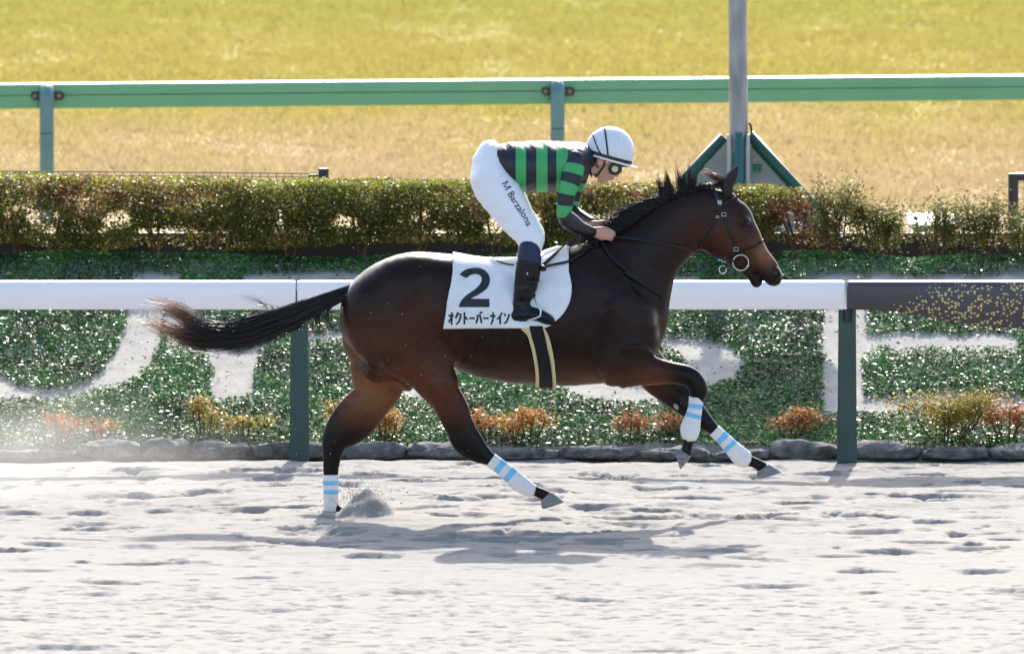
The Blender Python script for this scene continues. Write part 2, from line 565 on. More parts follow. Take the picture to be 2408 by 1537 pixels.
TERR = P(1200, 592, 8.35)[2] - .03
def turf_z(X, Y):
    t = np.clip((Y - 12.0) / 4.0, 0, 1)
    t = t * t * (3 - 2 * t)
    return TERR * (1 - t) + .30 * t
def turf_material(name, base):
    m = bpy.data.materials.new(name)
    t = nt(m)
    N, L = t.nodes, t.links
    o = N.new('ShaderNodeOutputMaterial')
    b = N.new('ShaderNodeBsdfPrincipled')
    b.inputs['Roughness'].default_value = .9
    b.inputs['Specular IOR Level'].default_value = .1
    g = N.new('ShaderNodeNewGeometry')
    sep = N.new('ShaderNodeSeparateXYZ')
    L.new(g.outputs['Position'], sep.inputs[0])
    mp = N.new('ShaderNodeMapping')
    mp.inputs['Scale'].default_value = (.55, .12, 1)
    L.new(g.outputs['Position'], mp.inputs[0])
    n = N.new('ShaderNodeTexNoise')
    n.inputs['Scale'].default_value = 1.2
    n.inputs['Detail'].default_value = 6
    n.inputs['Roughness'].default_value = .7
    L.new(mp.outputs[0], n.inputs['Vector'])
    # worn tan strip beside the rail, greener turf further out
    ad = N.new('ShaderNodeMath'); ad.operation = 'MULTIPLY_ADD'
    ad.inputs[1].default_value = 26.0
    L.new(n.outputs['Fac'], ad.inputs[0])
    L.new(sep.outputs['Y'], ad.inputs[2])
    mr = N.new('ShaderNodeMapRange')
    mr.inputs['From Min'].default_value = 20
    mr.inputs['From Max'].default_value = 80
    L.new(ad.outputs[0], mr.inputs['Value'])
    r = N.new('ShaderNodeValToRGB')
    e = r.color_ramp.elements
    e[0].position = 0.0; e[0].color = (*base[0], 1)
    e[1].position = 1.0; e[1].color = (*base[3], 1)
    for p, c in ((.38, base[0]), (.52, base[1]), (.62, base[2]), (.80, base[2]), (.93, base[3])):
        x = e.new(p); x.color = (*c, 1)
    L.new(mr.outputs[0], r.inputs[0])
    n2 = N.new('ShaderNodeTexNoise')
    n2.inputs['Scale'].default_value = 7.0
    n2.inputs['Detail'].default_value = 4
    L.new(g.outputs['Position'], n2.inputs['Vector'])
    mr2 = N.new('ShaderNodeMapRange')
    mr2.inputs['From Min'].default_value = .3; mr2.inputs['From Max'].default_value = .7
    mr2.inputs['To Min'].default_value = .84; mr2.inputs['To Max'].default_value = 1.12
    L.new(n2.outputs['Fac'], mr2.inputs['Value'])
    hs = N.new('ShaderNodeHueSaturation')
    L.new(mr2.outputs[0], hs.inputs['Value'])
    L.new(r.outputs[0], hs.inputs['Color'])
    L.new(hs.outputs[0], b.inputs['Base Color'])
    tr = N.new('ShaderNodeBsdfTranslucent')
    L.new(hs.outputs[0], tr.inputs[0])
    ms = N.new('ShaderNodeMixShader')
    ms.inputs[0].default_value = base[4]
    L.new(b.outputs[0], ms.inputs[1]); L.new(tr.outputs[0], ms.inputs[2])
    L.new(ms.outputs[0], o.inputs[0])
    return m
TANS = ((.39, .30, .168), (.38, .30, .140), (.335, .288, .085), (.305, .282, .075))
turf_m = turf_material('turf_soil', TANS + (0.0,))
blade_m = turf_material('turf_blades', TANS + (0.5,))
turf_me = grid_mesh('turf', np.concatenate([np.linspace(-2500, -20, 12), np.linspace(-10, 10, 21), np.linspace(20, 2500, 12)]), np.concatenate([np.arange(9.02, 17, .25), np.geomspace(18, 3000, 60)]), turf_z)
turf = tag(link('turf', turf_me, turf_m), kind='structure')
# blades of the turf
def blades(name, n, ylo, yhi, xr, hmin, hmax, w, m):
    Y = ylo + (yhi - ylo) * rng.random(n)
    X = rng.uniform(-1, 1, n) * xr * (80 + Y) / 100
    Zb = turf_z(X, Y)
    clump = fbm(X * 1.5, Y * .5, 31, 3)
    h = (hmin + (hmax - hmin) * rng.random(n)) * (1 + 1.2 * clump)
    a = rng.uniform(0, 2 * math.pi, n)
    lx, ly = np.cos(a), np.sin(a)
    lean = rng.uniform(.1, .9, n) * h
    V = np.empty((n, 3, 3))
    b = rng.uniform(-.7, .7, n)
    V[:, 0] = np.stack([X - w * np.cos(b), Y - w * np.sin(b), Zb], 1)
    V[:, 1] = np.stack([X + w * np.cos(b), Y + w * np.sin(b), Zb], 1)
    V[:, 2] = np.stack([X + lean * lx, Y + lean * ly, Zb + h], 1)
    me = mesh_np(name, V.reshape(-1, 3), np.arange(n * 3).reshape(n, 3))
    return tag(link(name, me, m, smooth=False), 'tan and yellow green autumn grass blades covering the turf', 'grass', kind='stuff')
blades('turf_grass', 300000, 26, 78, 5.8, .03, .06, .010, blade_m)

# ---- sand letters left bare in the ground cover (outlines in picture pixels, laid on the bank)
def zl(pts, Z=ID): return [Z(*p) for p in pts]
bare = [
    zl([(750, 430), (750, 550), (740, 680), (700, 800), (600, 930), (450, 1010), (250, 1020), (100, 985), (0, 940), (-300, 800), (-300, 980), (0, 1085), (200, 1098), (450, 1085), (600, 1030), (800, 975), (900, 900), (950, 780), (975, 600), (975, 430)], ZL),
    zl([(975, 560), (1180, 560), (1180, 700), (1310, 780), (1550, 760), (1530, 900), (1515, 1000), (1530, 1060), (1440, 1100), (1265, 1065), (1290, 1000), (1262, 960), (1290, 900), (1200, 800), (1000, 760)], ZL),
    zl([(1740, 690), (2080, 680), (2080, 735), (1740, 745)], ZL),
    [(1545, 788), (1600, 790), (1680, 800), (1730, 822), (1748, 850), (1740, 875), (1690, 905), (1600, 932), (1500, 946), (1420, 945), (1340, 925), (1290, 895), (1400, 880), (1560, 900), (1610, 885), (1620, 858), (1590, 828), (1545, 815)],
    [(900, 860), (985, 870), (1012, 945), (960, 935), (900, 905)],
    [(1938, 690), (2032, 690), (2030, 780), (2390, 784), (2390, 826), (2030, 824), (2028, 930), (2408, 932), (2500, 934), (2500, 972), (1935, 968)],
    [(318, 638), (425, 640), (430, 690), (300, 700)],
    [(560, 645), (640, 640), (860, 644), (1010, 640), (1010, 690), (580, 690)],
    [(1560, 640), (1640, 650), (1640, 700), (1560, 700)],
    [(1880, 652), (2000, 645), (2200, 648), (2420, 640), (2420, 690), (1880, 700)],
]
def leaf_cloud(name, C, Nn, size, aspect, col, m, parent=None):
    n = len(C)
    a = rng.normal(size=(n, 3)) * np.array([.6, 1.5, .6])
    Nn = Nn / np.linalg.norm(Nn, axis=1, keepdims=True)
    t = np.cross(Nn, a); t /= np.linalg.norm(t, axis=1, keepdims=True) + 1e-9
    b = np.cross(Nn, t)
    s = size[:, None]
    V = np.stack([C + t * s, C + b * s * aspect + Nn * s * .15, C - t * s, C - b * s * aspect + Nn * s * .15], 1).reshape(-1, 3)
    me = mesh_np(name, V, np.arange(4 * n).reshape(n, 4))
    color_attr(me, np.repeat(col, 4, axis=0))
    return link(name, me, m, parent, smooth=False)
def pick(n, cols, wts, jit=.25):
    c = np.array(cols)[rng.choice(len(cols), n, p=np.array(wts) / sum(wts))]
    return np.clip(c * (1 + jit * rng.normal(size=(n, 1))), .004, .9)

leaf_m = mat('glossy_ground_leaf', attr='Col', rough=.33, spec=.13, transl=.22)
n = 330000
X = rng.uniform(-6.0, 6.0, n)
Y = rng.uniform(B0Y - .06, B1Y + .10, n)
H0 = bank_z(Y, X)
uu, vv = project(np.stack([X, Y, H0 + .02], 1))
jx = uu + 9 * vnoise(X * 9, Y * 9, 40) * 2
jy = vv + 7 * vnoise(X * 8, Y * 8, 41) * 2
inside = np.zeros(n, bool)
for p in bare:
    inside |= inpoly(jx, jy, p)
# a few straggling leaves stay in the bare sand
keep = ~inside | (rng.random(n) < .012)
X, Y, H0 = X[keep], Y[keep], H0[keep]
n = len(X)
clump_ = fbm(X * 3.1, Y * 3.1, 46, 3)
hgt = (.008 + .036 * rng.random(n) ** .6) * (1 + .8 * fbm(X * 2.2, Y * 2.2, 44, 3))
Cc = np.stack([X, Y, H0 + hgt], 1)
Nn = np.stack([rng.normal(0, .54, n), rng.normal(-.06, .54, n), np.ones(n)], 1)
col = pick(n, [(.030, .105, .030), (.050, .165, .036), (.085, .21, .040), (.16, .20, .05)], [4, 4, 2, .3])
col *= (1 + 1.1 * clump_)[:, None].clip(.45, 1.7)
gc = leaf_cloud('ground_cover', Cc, Nn, rng.uniform(.008, .019, n), .52, col, leaf_m)
tag(gc, 'glossy dark green ground cover planted around bare sand letters', 'ground cover', kind='stuff')

# ---- stone edging
stone_m = mat('grey_stone', (.15, .145, .142), rough=.9, spec=.25, noise=.5, nscale=16, bump=1.0, bscale=42)
edging = empty('stone_edging', (0, 4.6, 0), 'row of rough grey stones edging the planted bank along the sand', 'stone edging')
x = -6.2
sr = np.random.default_rng(9)
while x < 6.2:
    w = sr.uniform(.28, .58)
    hh = sr.uniform(.05, .108)
    dpt = sr.uniform(.10, .14)
    bm = bmesh.new()
    bmesh.ops.create_cube(bm, size=2.0)
    bmesh.ops.subdivide_edges(bm, edges=bm.edges[:], cuts=6, use_grid_fill=True)
    o1 = sr.uniform(0, 50)
    for vtx in bm.verts:
        c = vtx.co
        q = Vector((abs(c.x) ** 3.2, abs(c.y) ** 3.2, abs(c.z) ** 3.2))
        l = (q.x + q.y + q.z) ** (1 / 3.2)
        c = c / l
        k = 1 + .62 * float(fbm(np.array(c.x * 1.9 + o1), np.array(c.z * 1.7 + c.y * 1.5 + o1), 5, 4)) + .22 * float(fbm(np.array(c.x * 6 + o1), np.array(c.z * 4 + c.y * 4 + o1), 7, 3))
        vtx.co = Vector((x + w / 2 + c.x * w * .495 * (1 + .1 * (k - 1)), 4.60 + c.y * dpt * k, .015 + (c.z * .5 + .5) * hh * k * 1.05 - .03))
    me = bpy.data.meshes.new('stone')
    bm.to_mesh(me); bm.free()
    link('stone', me, stone_m, edging)
    x += w * .985

# ---- front shrubs
def shrub(name, base, w, h, d, n, cols, wts, label, group=None, seed=0, stems=5, size=(.008, .016), cat='shrub', stemcol=None):
    r = np.random.default_rng(seed + 100)
    root = empty(name, base, label, cat, group)
    sb = MB()
    tips = []
    for i in range(stems):
        a = r.uniform(-1, 1); b = r.uniform(-1, 1)
        top = np.array([base[0] + a * w * .38, base[1] + b * d * .38, base[2] + h * r.uniform(.55, .95)])
        b0 = np.array([base[0] + a * w * .10, base[1] + b * d * .10, base[2] - .03])
        mid = (b0 + top) / 2 + np.array([a * w * .05, 0, h * .03])
        sb.tube([b0, mid, top], [.008, .006, .003], 5)
        tips.append((mid, top))
        for q in range(3):
            e = mid + (top - mid) * r.uniform(.1, .9)
            f = e + np.array([r.uniform(-.2, .2) * w, r.uniform(-.2, .2) * d, r.uniform(.08, .25) * h])
            sb.tube([e, f], [.004, .002], 4)
            tips.append((e, f))
    sb.build('stem', stem_m, root)
    k = r.integers(0, len(tips), n)
    A = np.array([t[0] for t in tips])[k]; B = np.array([t[1] for t in tips])[k]
    C = A + (B - A) * (r.random((n, 1)) ** .6 * 1.1) + r.normal(0, 1, (n, 3)) * np.array([w, d, h]) * .095
    Nn = np.stack([r.normal(0, .7, n), r.normal(-.2, .7, n), np.ones(n)], 1)
    leaf_cloud('foliage', C, Nn, r.uniform(size[0], size[1], n), .5, pick(n, cols, wts), shrub_m, root)['kind'] = 'stuff'
    return root
stem_m = mat('twig_bark', (.10, .065, .04), rough=.9, spec=.2)
shrub_m = mat('shrub_leaf', attr='Col', rough=.5, spec=.35, transl=.45)
OR = [(.60, .24, .06), (.48, .28, .06), (.34, .28, .07), (.55, .17, .06)]
YE = [(.46, .34, .07), (.36, .33, .07), (.55, .30, .06), (.20, .25, .05)]
RD = [(.44, .14, .07), (.52, .22, .07), (.34, .19, .06), (.36, .28, .07)]
FS = [(140, 1052, .24, .21, OR, [5, 2, 1, 2], 420, 'small orange leaved shrub by the stones where the loose dust drifts', 4),
      (235, 1056, .16, .17, OR, [3, 3, 2, 1], 200, 'sparse little orange shrub next to the dusty end stones', 3),
      (478, 1052, .26, .30, YE, [3, 2, 4, 2], 520, 'yellow orange shrub below the bare sand stem under the horse tail', 5),
      (575, 1054, .24, .26, YE, [4, 4, 2, 2], 420, 'yellow green shrub beside the green post below the tail', 5),
      (800, 1050, .22, .30, YE, [2, 2, 5, 1], 380, 'yellow orange shrub behind the planted hind leg', 5),
      (905, 1052, .30, .30, OR, [3, 4, 3, 1], 560, 'orange and yellow shrub between the two hind legs', 6),
      (1160, 1048, .22, .24, OR, [6, 2, 1, 2], 380, 'orange tipped shrub under the belly beside the hind leg reaching forward', 4),
      (1240, 1048, .26, .25, OR, [6, 3, 1, 1], 440, 'orange shrub with bare stem under the girth', 5),
      (1478, 1046, .24, .26, RD, [2, 4, 3, 1], 380, 'russet shrub in front of the shaded bank under the chest', 4),
      (1580, 1050, .22, .20, RD, [3, 3, 3, 1], 260, 'low russet shrub behind the lifted fore hoof', 4),
      (1850, 1056, .38, .27, RD, [1, 6, 2, 1], 640, 'rust orange shrub in front of the outstretched fore hoof, beside a green post', 6),
      (2222, 1058, .56, .36, YE, [5, 4, 2, 2], 2100, 'broad dense yellow shrub below the dark gold flecked rail', 9),
      (2372, 1052, .30, .27, RD, [6, 3, 1, 1], 620, 'red leaved shrub beside the broad yellow shrub', 5)]
for i, (u, v, w, h, cols, wts, n, lab, st) in enumerate(FS):
    b = P(u, v, 4.86)
    b[2] = float(bank_z(np.array(b[1])))
    shrub('azalea_shrub', tuple(b), w * (1.0 + .2 * math.sin(i * 2.3)) * 1.4, h * (.86 + .10 * math.sin(i * 3.7)), .26, int(n * 1.7), cols, wts, lab, 'small shrubs along the stone edging', i, st)

# ---- clipped hedge on the crest
HY = 8.62
hedge_m = mat('hedge_leaf', attr='Col', rough=.42, spec=.40, transl=.52)
hedge = empty('clipped_hedge', (-1, HY, B1Z), 'long clipped hedge of olive and reddish leaves on top of the bank', 'hedge')
xl, xr = P(-40, 500, HY)[0] - .6, P(1890, 500, HY)[0]
topL, topR = P(100, 408, HY)[2], P(1800, 442, HY)[2]
n = 150000
X = rng.uniform(xl, xr + .25, n)
frac = np.clip((X - xl) / (xr - xl), 0, 1)
top = topL + (topR - topL) * frac + .03 * fbm(X * 3, X * 0 + 2, 50, 3)
q = rng.random(n)
# leaves thicken towards the clipped top and the faces
rel = rng.random(n) ** .80
dens = .5 + fbm(X * 4.6, rel * 3.2, 51, 3)
Yo = rng.uniform(-1, 1, n)
Yo = np.sign(Yo) * np.abs(Yo) ** .55 * .26
low = B1Z + .00 + .17 * (.5 + vnoise(X * 2.6, X * 0, 52))
Zv = low + (top - low) * rel
keepm = (rng.random(n) < np.where(rel < .55, np.clip((dens - .20) * 3.2, .16, 1), .35 + .9 * dens)) & (X < xr + .25 * rng.random(n) * (1 - rel))
Cc = np.stack([X, HY + Yo * (.75 + .25 * rel), Zv], 1)[keepm]
n = len(Cc)
red = fbm(Cc[:, 0] * 1.1, Cc[:, 2] * 2, 54, 3)
col = pick(n, [(.105, .125, .025), (.165, .185, .03), (.26, .26, .045), (.14, .085, .03)], [4, 4, 2, 1.5])
redc = pick(n, [(.20, .07, .035), (.14, .05, .03), (.26, .12, .05)], [2, 2, 1])
mk = (rng.random(n) < np.clip((red - .02) * 4, 0.04, .8))
col[mk] = redc[mk]
tip = rng.random(n) < np.clip((Cc[:, 2] - np.interp(Cc[:, 0], [xl, xr], [topL, topR]) + .11) * 9, 0, .9)  # sunlit top rim of the hedge painted in as yellow-green leaves
lit_rim_col = pick(n, [(.30, .33, .04), (.24, .26, .04), (.30, .15, .06)], [4, 3, 1])
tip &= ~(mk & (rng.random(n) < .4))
gold = (fbm(Cc[:, 0] * 5, Cc[:, 2] * 6, 57, 3) > .20) & (rng.random(n) < .5) & ~tip
col[gold] = pick(n, [(.42, .33, .12), (.34, .28, .06), (.45, .26, .13)], [2, 2, 1])[gold]
col[tip] = lit_rim_col[tip]
Nn = np.stack([rng.normal(0, .8, n), rng.normal(-.25, .8, n), np.ones(n)], 1)
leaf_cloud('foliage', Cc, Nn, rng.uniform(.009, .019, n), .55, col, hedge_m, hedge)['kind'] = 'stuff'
hr = np.random.default_rng(77)
xx = xl
while xx < xr:
    sb = MB()
    for k in range(3):
        a = hr.uniform(-.14, .14)
        sb.tube([(xx, HY, B1Z - .05), (xx + a * .6, HY + hr.uniform(-.05, .05), B1Z + .16), (xx + a * 1.4, HY + hr.uniform(-.1, .1), B1Z + .38)], [.014, .010, .005], 5)
    sb.build('stem', stem_m, hedge)
    xx += hr.uniform(.34, .52)
# loose shrubs where the hedge thins out
OL = [(.105, .125, .025), (.16, .175, .03), (.25, .24, .045), (.26, .11, .05), (.36, .27, .08)]
for i, (u, vt, w, n, lab) in enumerate([(1960, 452, .34, 1500, 'thin reddish hedge shrub next to the clipped end of the hedge'),
                                        (2075, 462, .52, 2300, 'open branched hedge shrub in front of the white lidded green box'),
                                        (2200, 475, .34, 700, 'sparse hedge shrub leaning over the green box lid'),
                                        (2290, 452, .46, 2000, 'rounded hedge shrub beside the dark fence post'),
                                        (2420, 480, .40, 900, 'hedge shrub growing under the dark fence rail')]):
    b = P(u, 588, HY)
    b[2] = float(bank_z(np.array(b[1])))
    hh = P(u, vt, HY)[2] - b[2]
    shrub('hedge_shrub', tuple(b), w * 1.1, hh, .34, int(n * 1.8), OL, [4, 4, 3, 1.2, 1], lab, 'loose shrubs at the thin end of the hedge', 40 + i, 7, (.009, .017))

# ---- low black wall behind the hedge
wall_m = mat('black_board', (.018, .016, .016), rough=.55, spec=.5, noise=.3, nscale=9)
mb = MB()
zt = P(1200, 547, 8.98)[2]
mb.box((-9, 8.94, B1Z - .35), (9, 9.01, zt))
tag(mb.build('low_wall', wall_m, bevel=.006), 'low black board wall running behind the hedge', 'wall')

# ---- white running rail with green posts
white_m = mat('white_rail_plastic', (.90, .865, .88), rough=.35, spec=.5, noise=.22, nscale=7, col2=(.66, .62, .60), stretch=(.35, 1, 2.5))
postg_m = mat('dark_green_post_paint', (.020, .056, .050), rough=.42, spec=.5, noise=.15, nscale=6, bump=.1, bscale=30)
rail = empty('running_rail', (0, RAILY, 0), 'white running rail on dark green posts beside the sand track', 'rail')
zr0, zr1 = P(1200, 727, RAILY)[2], P(1200, 659, RAILY)[2]
def rail_beam(x0, x1, name, m, z0=zr0, z1=zr1, y=RAILY, th=.055, drop=None):
    rings = []
    nseg = 24
    prof = []
    for a in np.linspace(0, math.pi, 7):
        prof.append((-math.cos(a) * th, z1 - .035 + math.sin(a) * .035))
    xsr = np.concatenate([[x0, x0 + .008], np.linspace(x0 + .02, x1 - .02, nseg), [x1 - .008, x1]])
    for i, xv in enumerate(xsr):
        e = .86 if i in (0, len(xsr) - 1) else (.96 if i in (1, len(xsr) - 2) else 1.0)
        zb = z0 - (drop(xv) if drop else 0)
        ring = [(xv, y + py * e, pz - (1 - e) * .03) for py, pz in prof]
        ring += [(xv, y + th * e, zb + .012 + (1 - e) * .02), (xv, y + (th - .012) * e, zb + (1 - e) * .02), (xv, y - (th - .012) * e, zb + (1 - e) * .02), (xv, y - th * e, zb + .012 + (1 - e) * .02)]
        rings.append(ring)
    mb = MB()
    mb.loft(rings)
    me = mb.mesh(name)
    o = link(name, me, m, rail, smooth=True)
    me.set_sharp_from_angle(angle=math.radians(50))
    return o
jx = [P(u, 690, RAILY)[0] for u in (-595, 697, 1988, 3280)]
for a, b in ((jx[0] - 3.5, jx[0]), (jx[0], jx[1]), (jx[1], jx[2])):
    rail_beam(a + .006, b - .006, 'rail_beam', white_m)
# dark decorated rail section with gold flecks
dm = bpy.data.materials.new('black_with_gold_flecks')
t = nt(dm)
N, L = t.nodes, t.links
o = N.new('ShaderNodeOutputMaterial'); b = N.new('ShaderNodeBsdfPrincipled')
b.inputs['Roughness'].default_value = .38
g = N.new('ShaderNodeNewGeometry')
mp = N.new('ShaderNodeMapping'); mp.inputs['Scale'].default_value = (48, 8, 66)
L.new(g.outputs['Position'], mp.inputs[0])
nzf = N.new('ShaderNodeTexNoise'); nzf.inputs['Scale'].default_value = 1.6; L.new(mp.outputs[0], nzf.inputs['Vector'])
vmx = N.new('ShaderNodeMix'); vmx.data_type = 'VECTOR'; vmx.inputs['Factor'].default_value = .5
L.new(mp.outputs[0], vmx.inputs['A']); vad = N.new('ShaderNodeVectorMath'); vad.operation = 'ADD'; L.new(mp.outputs[0], vad.inputs[0]); L.new(nzf.outputs['Color'], vad.inputs[1]); L.new(vad.outputs[0], vmx.inputs['B'])
vo = N.new('ShaderNodeTexVoronoi'); vo.inputs['Scale'].default_value = 1.0; vo.inputs['Randomness'].default_value = 1.0
L.new(vmx.outputs['Result'], vo.inputs['Vector'])
sep = N.new('ShaderNodeSeparateXYZ'); L.new(g.outputs['Position'], sep.inputs[0])
# flecks fade out towards the joint: a diagonal sweep of print
dx = N.new('ShaderNodeMath'); dx.operation = 'MULTIPLY_ADD'; dx.inputs[1].default_value = -2.3; 
L.new(sep.outputs['Z'], dx.inputs[0]); L.new(sep.outputs['X'], dx.inputs[2])
mr = N.new('ShaderNodeMapRange')
x0g = P(2045, 720, RAILY)
mr.inputs['From Min'].default_value = float(x0g[0] - 2.3 * x0g[2]) - .02
mr.inputs['From Max'].default_value = float(x0g[0] - 2.3 * x0g[2]) + .22
mr.inputs['To Min'].default_value = 0.0; mr.inputs['To Max'].default_value = .43
L.new(dx.outputs[0], mr.inputs['Value'])
ltm = N.new('ShaderNodeMath'); ltm.operation = 'LESS_THAN'
L.new(vo.outputs['Distance'], ltm.inputs[0]); L.new(mr.outputs[0], ltm.inputs[1])
sepc = N.new('ShaderNodeSeparateColor'); L.new(vo.outputs['Color'], sepc.inputs[0])
gt = N.new('ShaderNodeMath'); gt.operation = 'GREATER_THAN'; gt.inputs[1].default_value = .50
L.new(sepc.outputs[0], gt.inputs[0])
mu = N.new('ShaderNodeMath'); mu.operation = 'MULTIPLY'
L.new(ltm.outputs[0], mu.inputs[0]); L.new(gt.outputs[0], mu.inputs[1])
mx = N.new('ShaderNodeMix'); mx.data_type = 'RGBA'
mx.inputs['A'].default_value = (.055, .050, .058, 1); mx.inputs['B'].default_value = (.62, .46, .18, 1)
L.new(mu.outputs[0], mx.inputs['Factor']); L.new(mx.outputs['Result'], b.inputs['Base Color'])
L.new(b.outputs[0], o.inputs[0])
xd0 = P(2055, 727, RAILY)[0]
def drp(xv):
    tt = min(max((xv - xd0) / (P(2330, 727, RAILY)[0] - xd0), 0), 1)
    return .115 * tt * tt * (3 - 2 * tt)
dk = rail_beam(jx[2] + .008, jx[3], 'rail_beam', dm, drop=drp)
dk['label'] = 'black rail section printed with gold flecks, deepening away from the joint'
for u in (-595, 704, 1992, 3283):
    c = P(u, 1080, RAILY)
    mb = MB()
    hw = .062
    # open channel, web towards the track, flanges behind
    z0, z1 = -.25, zr0 + .003
    for (zz0, zz1, w0, w1) in ((z0, z1, hw + .004, hw - .006),):
        prof0 = [(-w0, .0), (-w0 + .012, -.018), (w0 - .012, -.018), (w0, .0), (w0, .075), (w0 - .008, .075), (w0 - .008, .008), (-w0 + .008, .008), (-w0 + .008, .075), (-w0, .075)]
        prof1 = [(a * w1 / w0, b_) for a, b_ in prof0]
        mb.loft([[(c[0] + a, RAILY + b_, zz0) for a, b_ in prof0], [(c[0] + a, RAILY + b_, zz1 - .12) for a, b_ in prof1], [(c[0] + a, RAILY + b_, zz1) for a, b_ in prof1]])
    po = mb.build('post', postg_m, rail)
    mb = MB()
    mb.box((c[0] - .026, RAILY - .030, zr0 - .085), (c[0] + .026, RAILY - .0185, zr0 + .004))
    mb.build('bracket', wall_m, po, bevel=.006)
    mb = MB()
    mb.box((c[0] - .005, RAILY - .048, zr0 + .006), (c[0] + .005, RAILY + .048, zr1 - .02))
    mb.build('joint_plate', mat('joint_grey', (.25, .25, .26), rough=.5), po)  # plain grey plate filling the gap between two beams

# ---- green turf rail
GY = 23.0
greenr_m = mat('green_rail_paint', (.115, .34, .195), rough=.34, spec=.5, noise=.06, nscale=3)
teal_m = mat('teal_post_paint', (.10, .22, .24), rough=.40, spec=.5, noise=.12, nscale=8)
dark_m = mat('dark_bracket', (.03, .035, .04), rough=.5)
rust_m = mat('bolt_metal', (.22, .15, .13), rough=.5, metal=.3)
grail = empty('turf_rail', (0, GY, .3), 'green metal turf rail with teal posts standing on the far grass', 'rail')
yawY = lambda X: GY + .19 * (X + .0)
# beam endpoints
pl, pr_ = P(-60, 196, yawY(-4.2)), P(2470, 176, yawY(4.2))
def gpt(u, v): 
    Xg = (u - 1204) / 300.
    return P(u, v, yawY(Xg))
for (off0, off1, nm) in ((0, 27, 'upper_beam'), (29, 59, 'lower_beam')):
    rings = []
    for u in np.linspace(-150, 2560, 12):
        vt = 196.5 - (u / 2408.) * 21
        a, b_ = gpt(u, vt + off0), gpt(u, vt + off1)
        th = .05
        if nm == 'upper_beam':
            prof = [(-th, b_[2]), (-th, a[2] - .022), (-th * .6, a[2] - .006), (0, a[2]), (th * .8, a[2]), (th, a[2] - .02), (th, b_[2])]
        else:
            prof = [(-th - .003, b_[2] + .012), (-th - .003, a[2]), (th, a[2]), (th, b_[2] + .012), (th - .012, b_[2]), (-th + .01, b_[2])]
        rings.append([(a[0], a[1] + y_, z_) for y_, z_ in prof])
    mb = MB(); mb.loft(rings)
    mb.build(nm, greenr_m, grail)
rings = []
for u in np.linspace(-150, 2560, 12):
    vt = 196.5 - (u / 2408.) * 21
    a, b_ = gpt(u, vt + 26), gpt(u, vt + 30)
    rings.append([(a[0], a[1] + y_, z_) for y_, z_ in ((-.03, b_[2]), (-.03, a[2]), (.03, a[2]), (.03, b_[2]))])
mb = MB(); mb.loft(rings); mb.build('seam', dark_m, grail)
for u in (111, 1311, 2511):
    vt = 196.5 - (u / 2408.) * 21
    c = gpt(u, vt + 14)
    yy = c[1] - .12
    r = 17.0 / 300.6
    mb = MB()
    zt = gpt(u, vt + 16)[2]
    pts = [(c[0], yy, .25), (c[0], yy, zt - .06)]
    for a in np.linspace(0, math.pi / 2, 6):
        pts.append((c[0], yy + .07 * (1 - math.cos(a)), zt - .06 + .06 * math.sin(a)))
    mb.tube(pts[:2] + pts[3:], r, 18)
    po = mb.build('post', teal_m, grail, smooth=True)
    mb = MB(); mb.tube([(c[0], yy, zt - .335), (c[0], yy, zt - .327)], r + .0012, 18)
    mb.build('sleeve_joint', dark_m, po)
    bz = gpt(u, vt + 29)[2]
    mb = MB(); mb.box((c[0] - .135, c[1] - .085, bz - .034), (c[0] + .135, c[1] - .055, bz + .034))
    br = mb.build('bracket', dark_m, grail, bevel=.012)
    for sx in (-.095, .095):
        mb = MB(); mb.tube([(c[0] + sx, c[1] - .100, bz), (c[0] + sx, c[1] - .084, bz)], .016, 8)
        mb.build('bolt', rust_m, br)

# ---- marker pole with its A-shaped base
PY = 9.75
galv_m = mat('galvanised_steel', (.33, .33, .335), rough=.5, metal=.55, noise=.28, nscale=10, bump=.15, bscale=40, stretch=(1, 1, .35))
stay_m = mat('dark_green_tube', (.018, .085, .055), rough=.4, spec=.5)
panel_m = mat('pale_grey_panel', (.42, .42, .40), rough=.6, noise=.06, nscale=6)
pole = empty('marker_pole', (P(1737, 400, PY)[0], PY, TERR), 'tall galvanised steel marker pole with green braced base behind the hedge', 'marker pole')
px_ = P(1736, 300, PY)[0]
mb = MB()
mb.tube([(P(1738, 440, PY)[0], PY, TERR - .1), (P(1737, 300, PY)[0], PY, P(1737, 300, PY)[2]), (P(1734.5, 0, PY)[0], PY, P(1734, 0, PY)[2]), (P(1732, -400, PY)[0], PY, P(1732, -400, PY)[2])], 22.5 / 345, 24)
mb.build('post', galv_m, pole, smooth=True)
tri = [(1640, 600), (1705, 318), (1768, 318), (1840, 600)]
A = lambda u, v, dy=0: P(u, v, PY + dy)
mb = MB()
poly = [(A(1420, 620)[0], A(1420, 620)[2]), (A(1706, 330)[0], A(1706, 330)[2]), (A(1764, 318)[0], A(1764, 318)[2]), (A(2040, 620)[0], A(2040, 620)[2])]
mb.prism(poly, PY + .09, PY + .11)
pan = mb.build('base_panel', panel_m, pole)
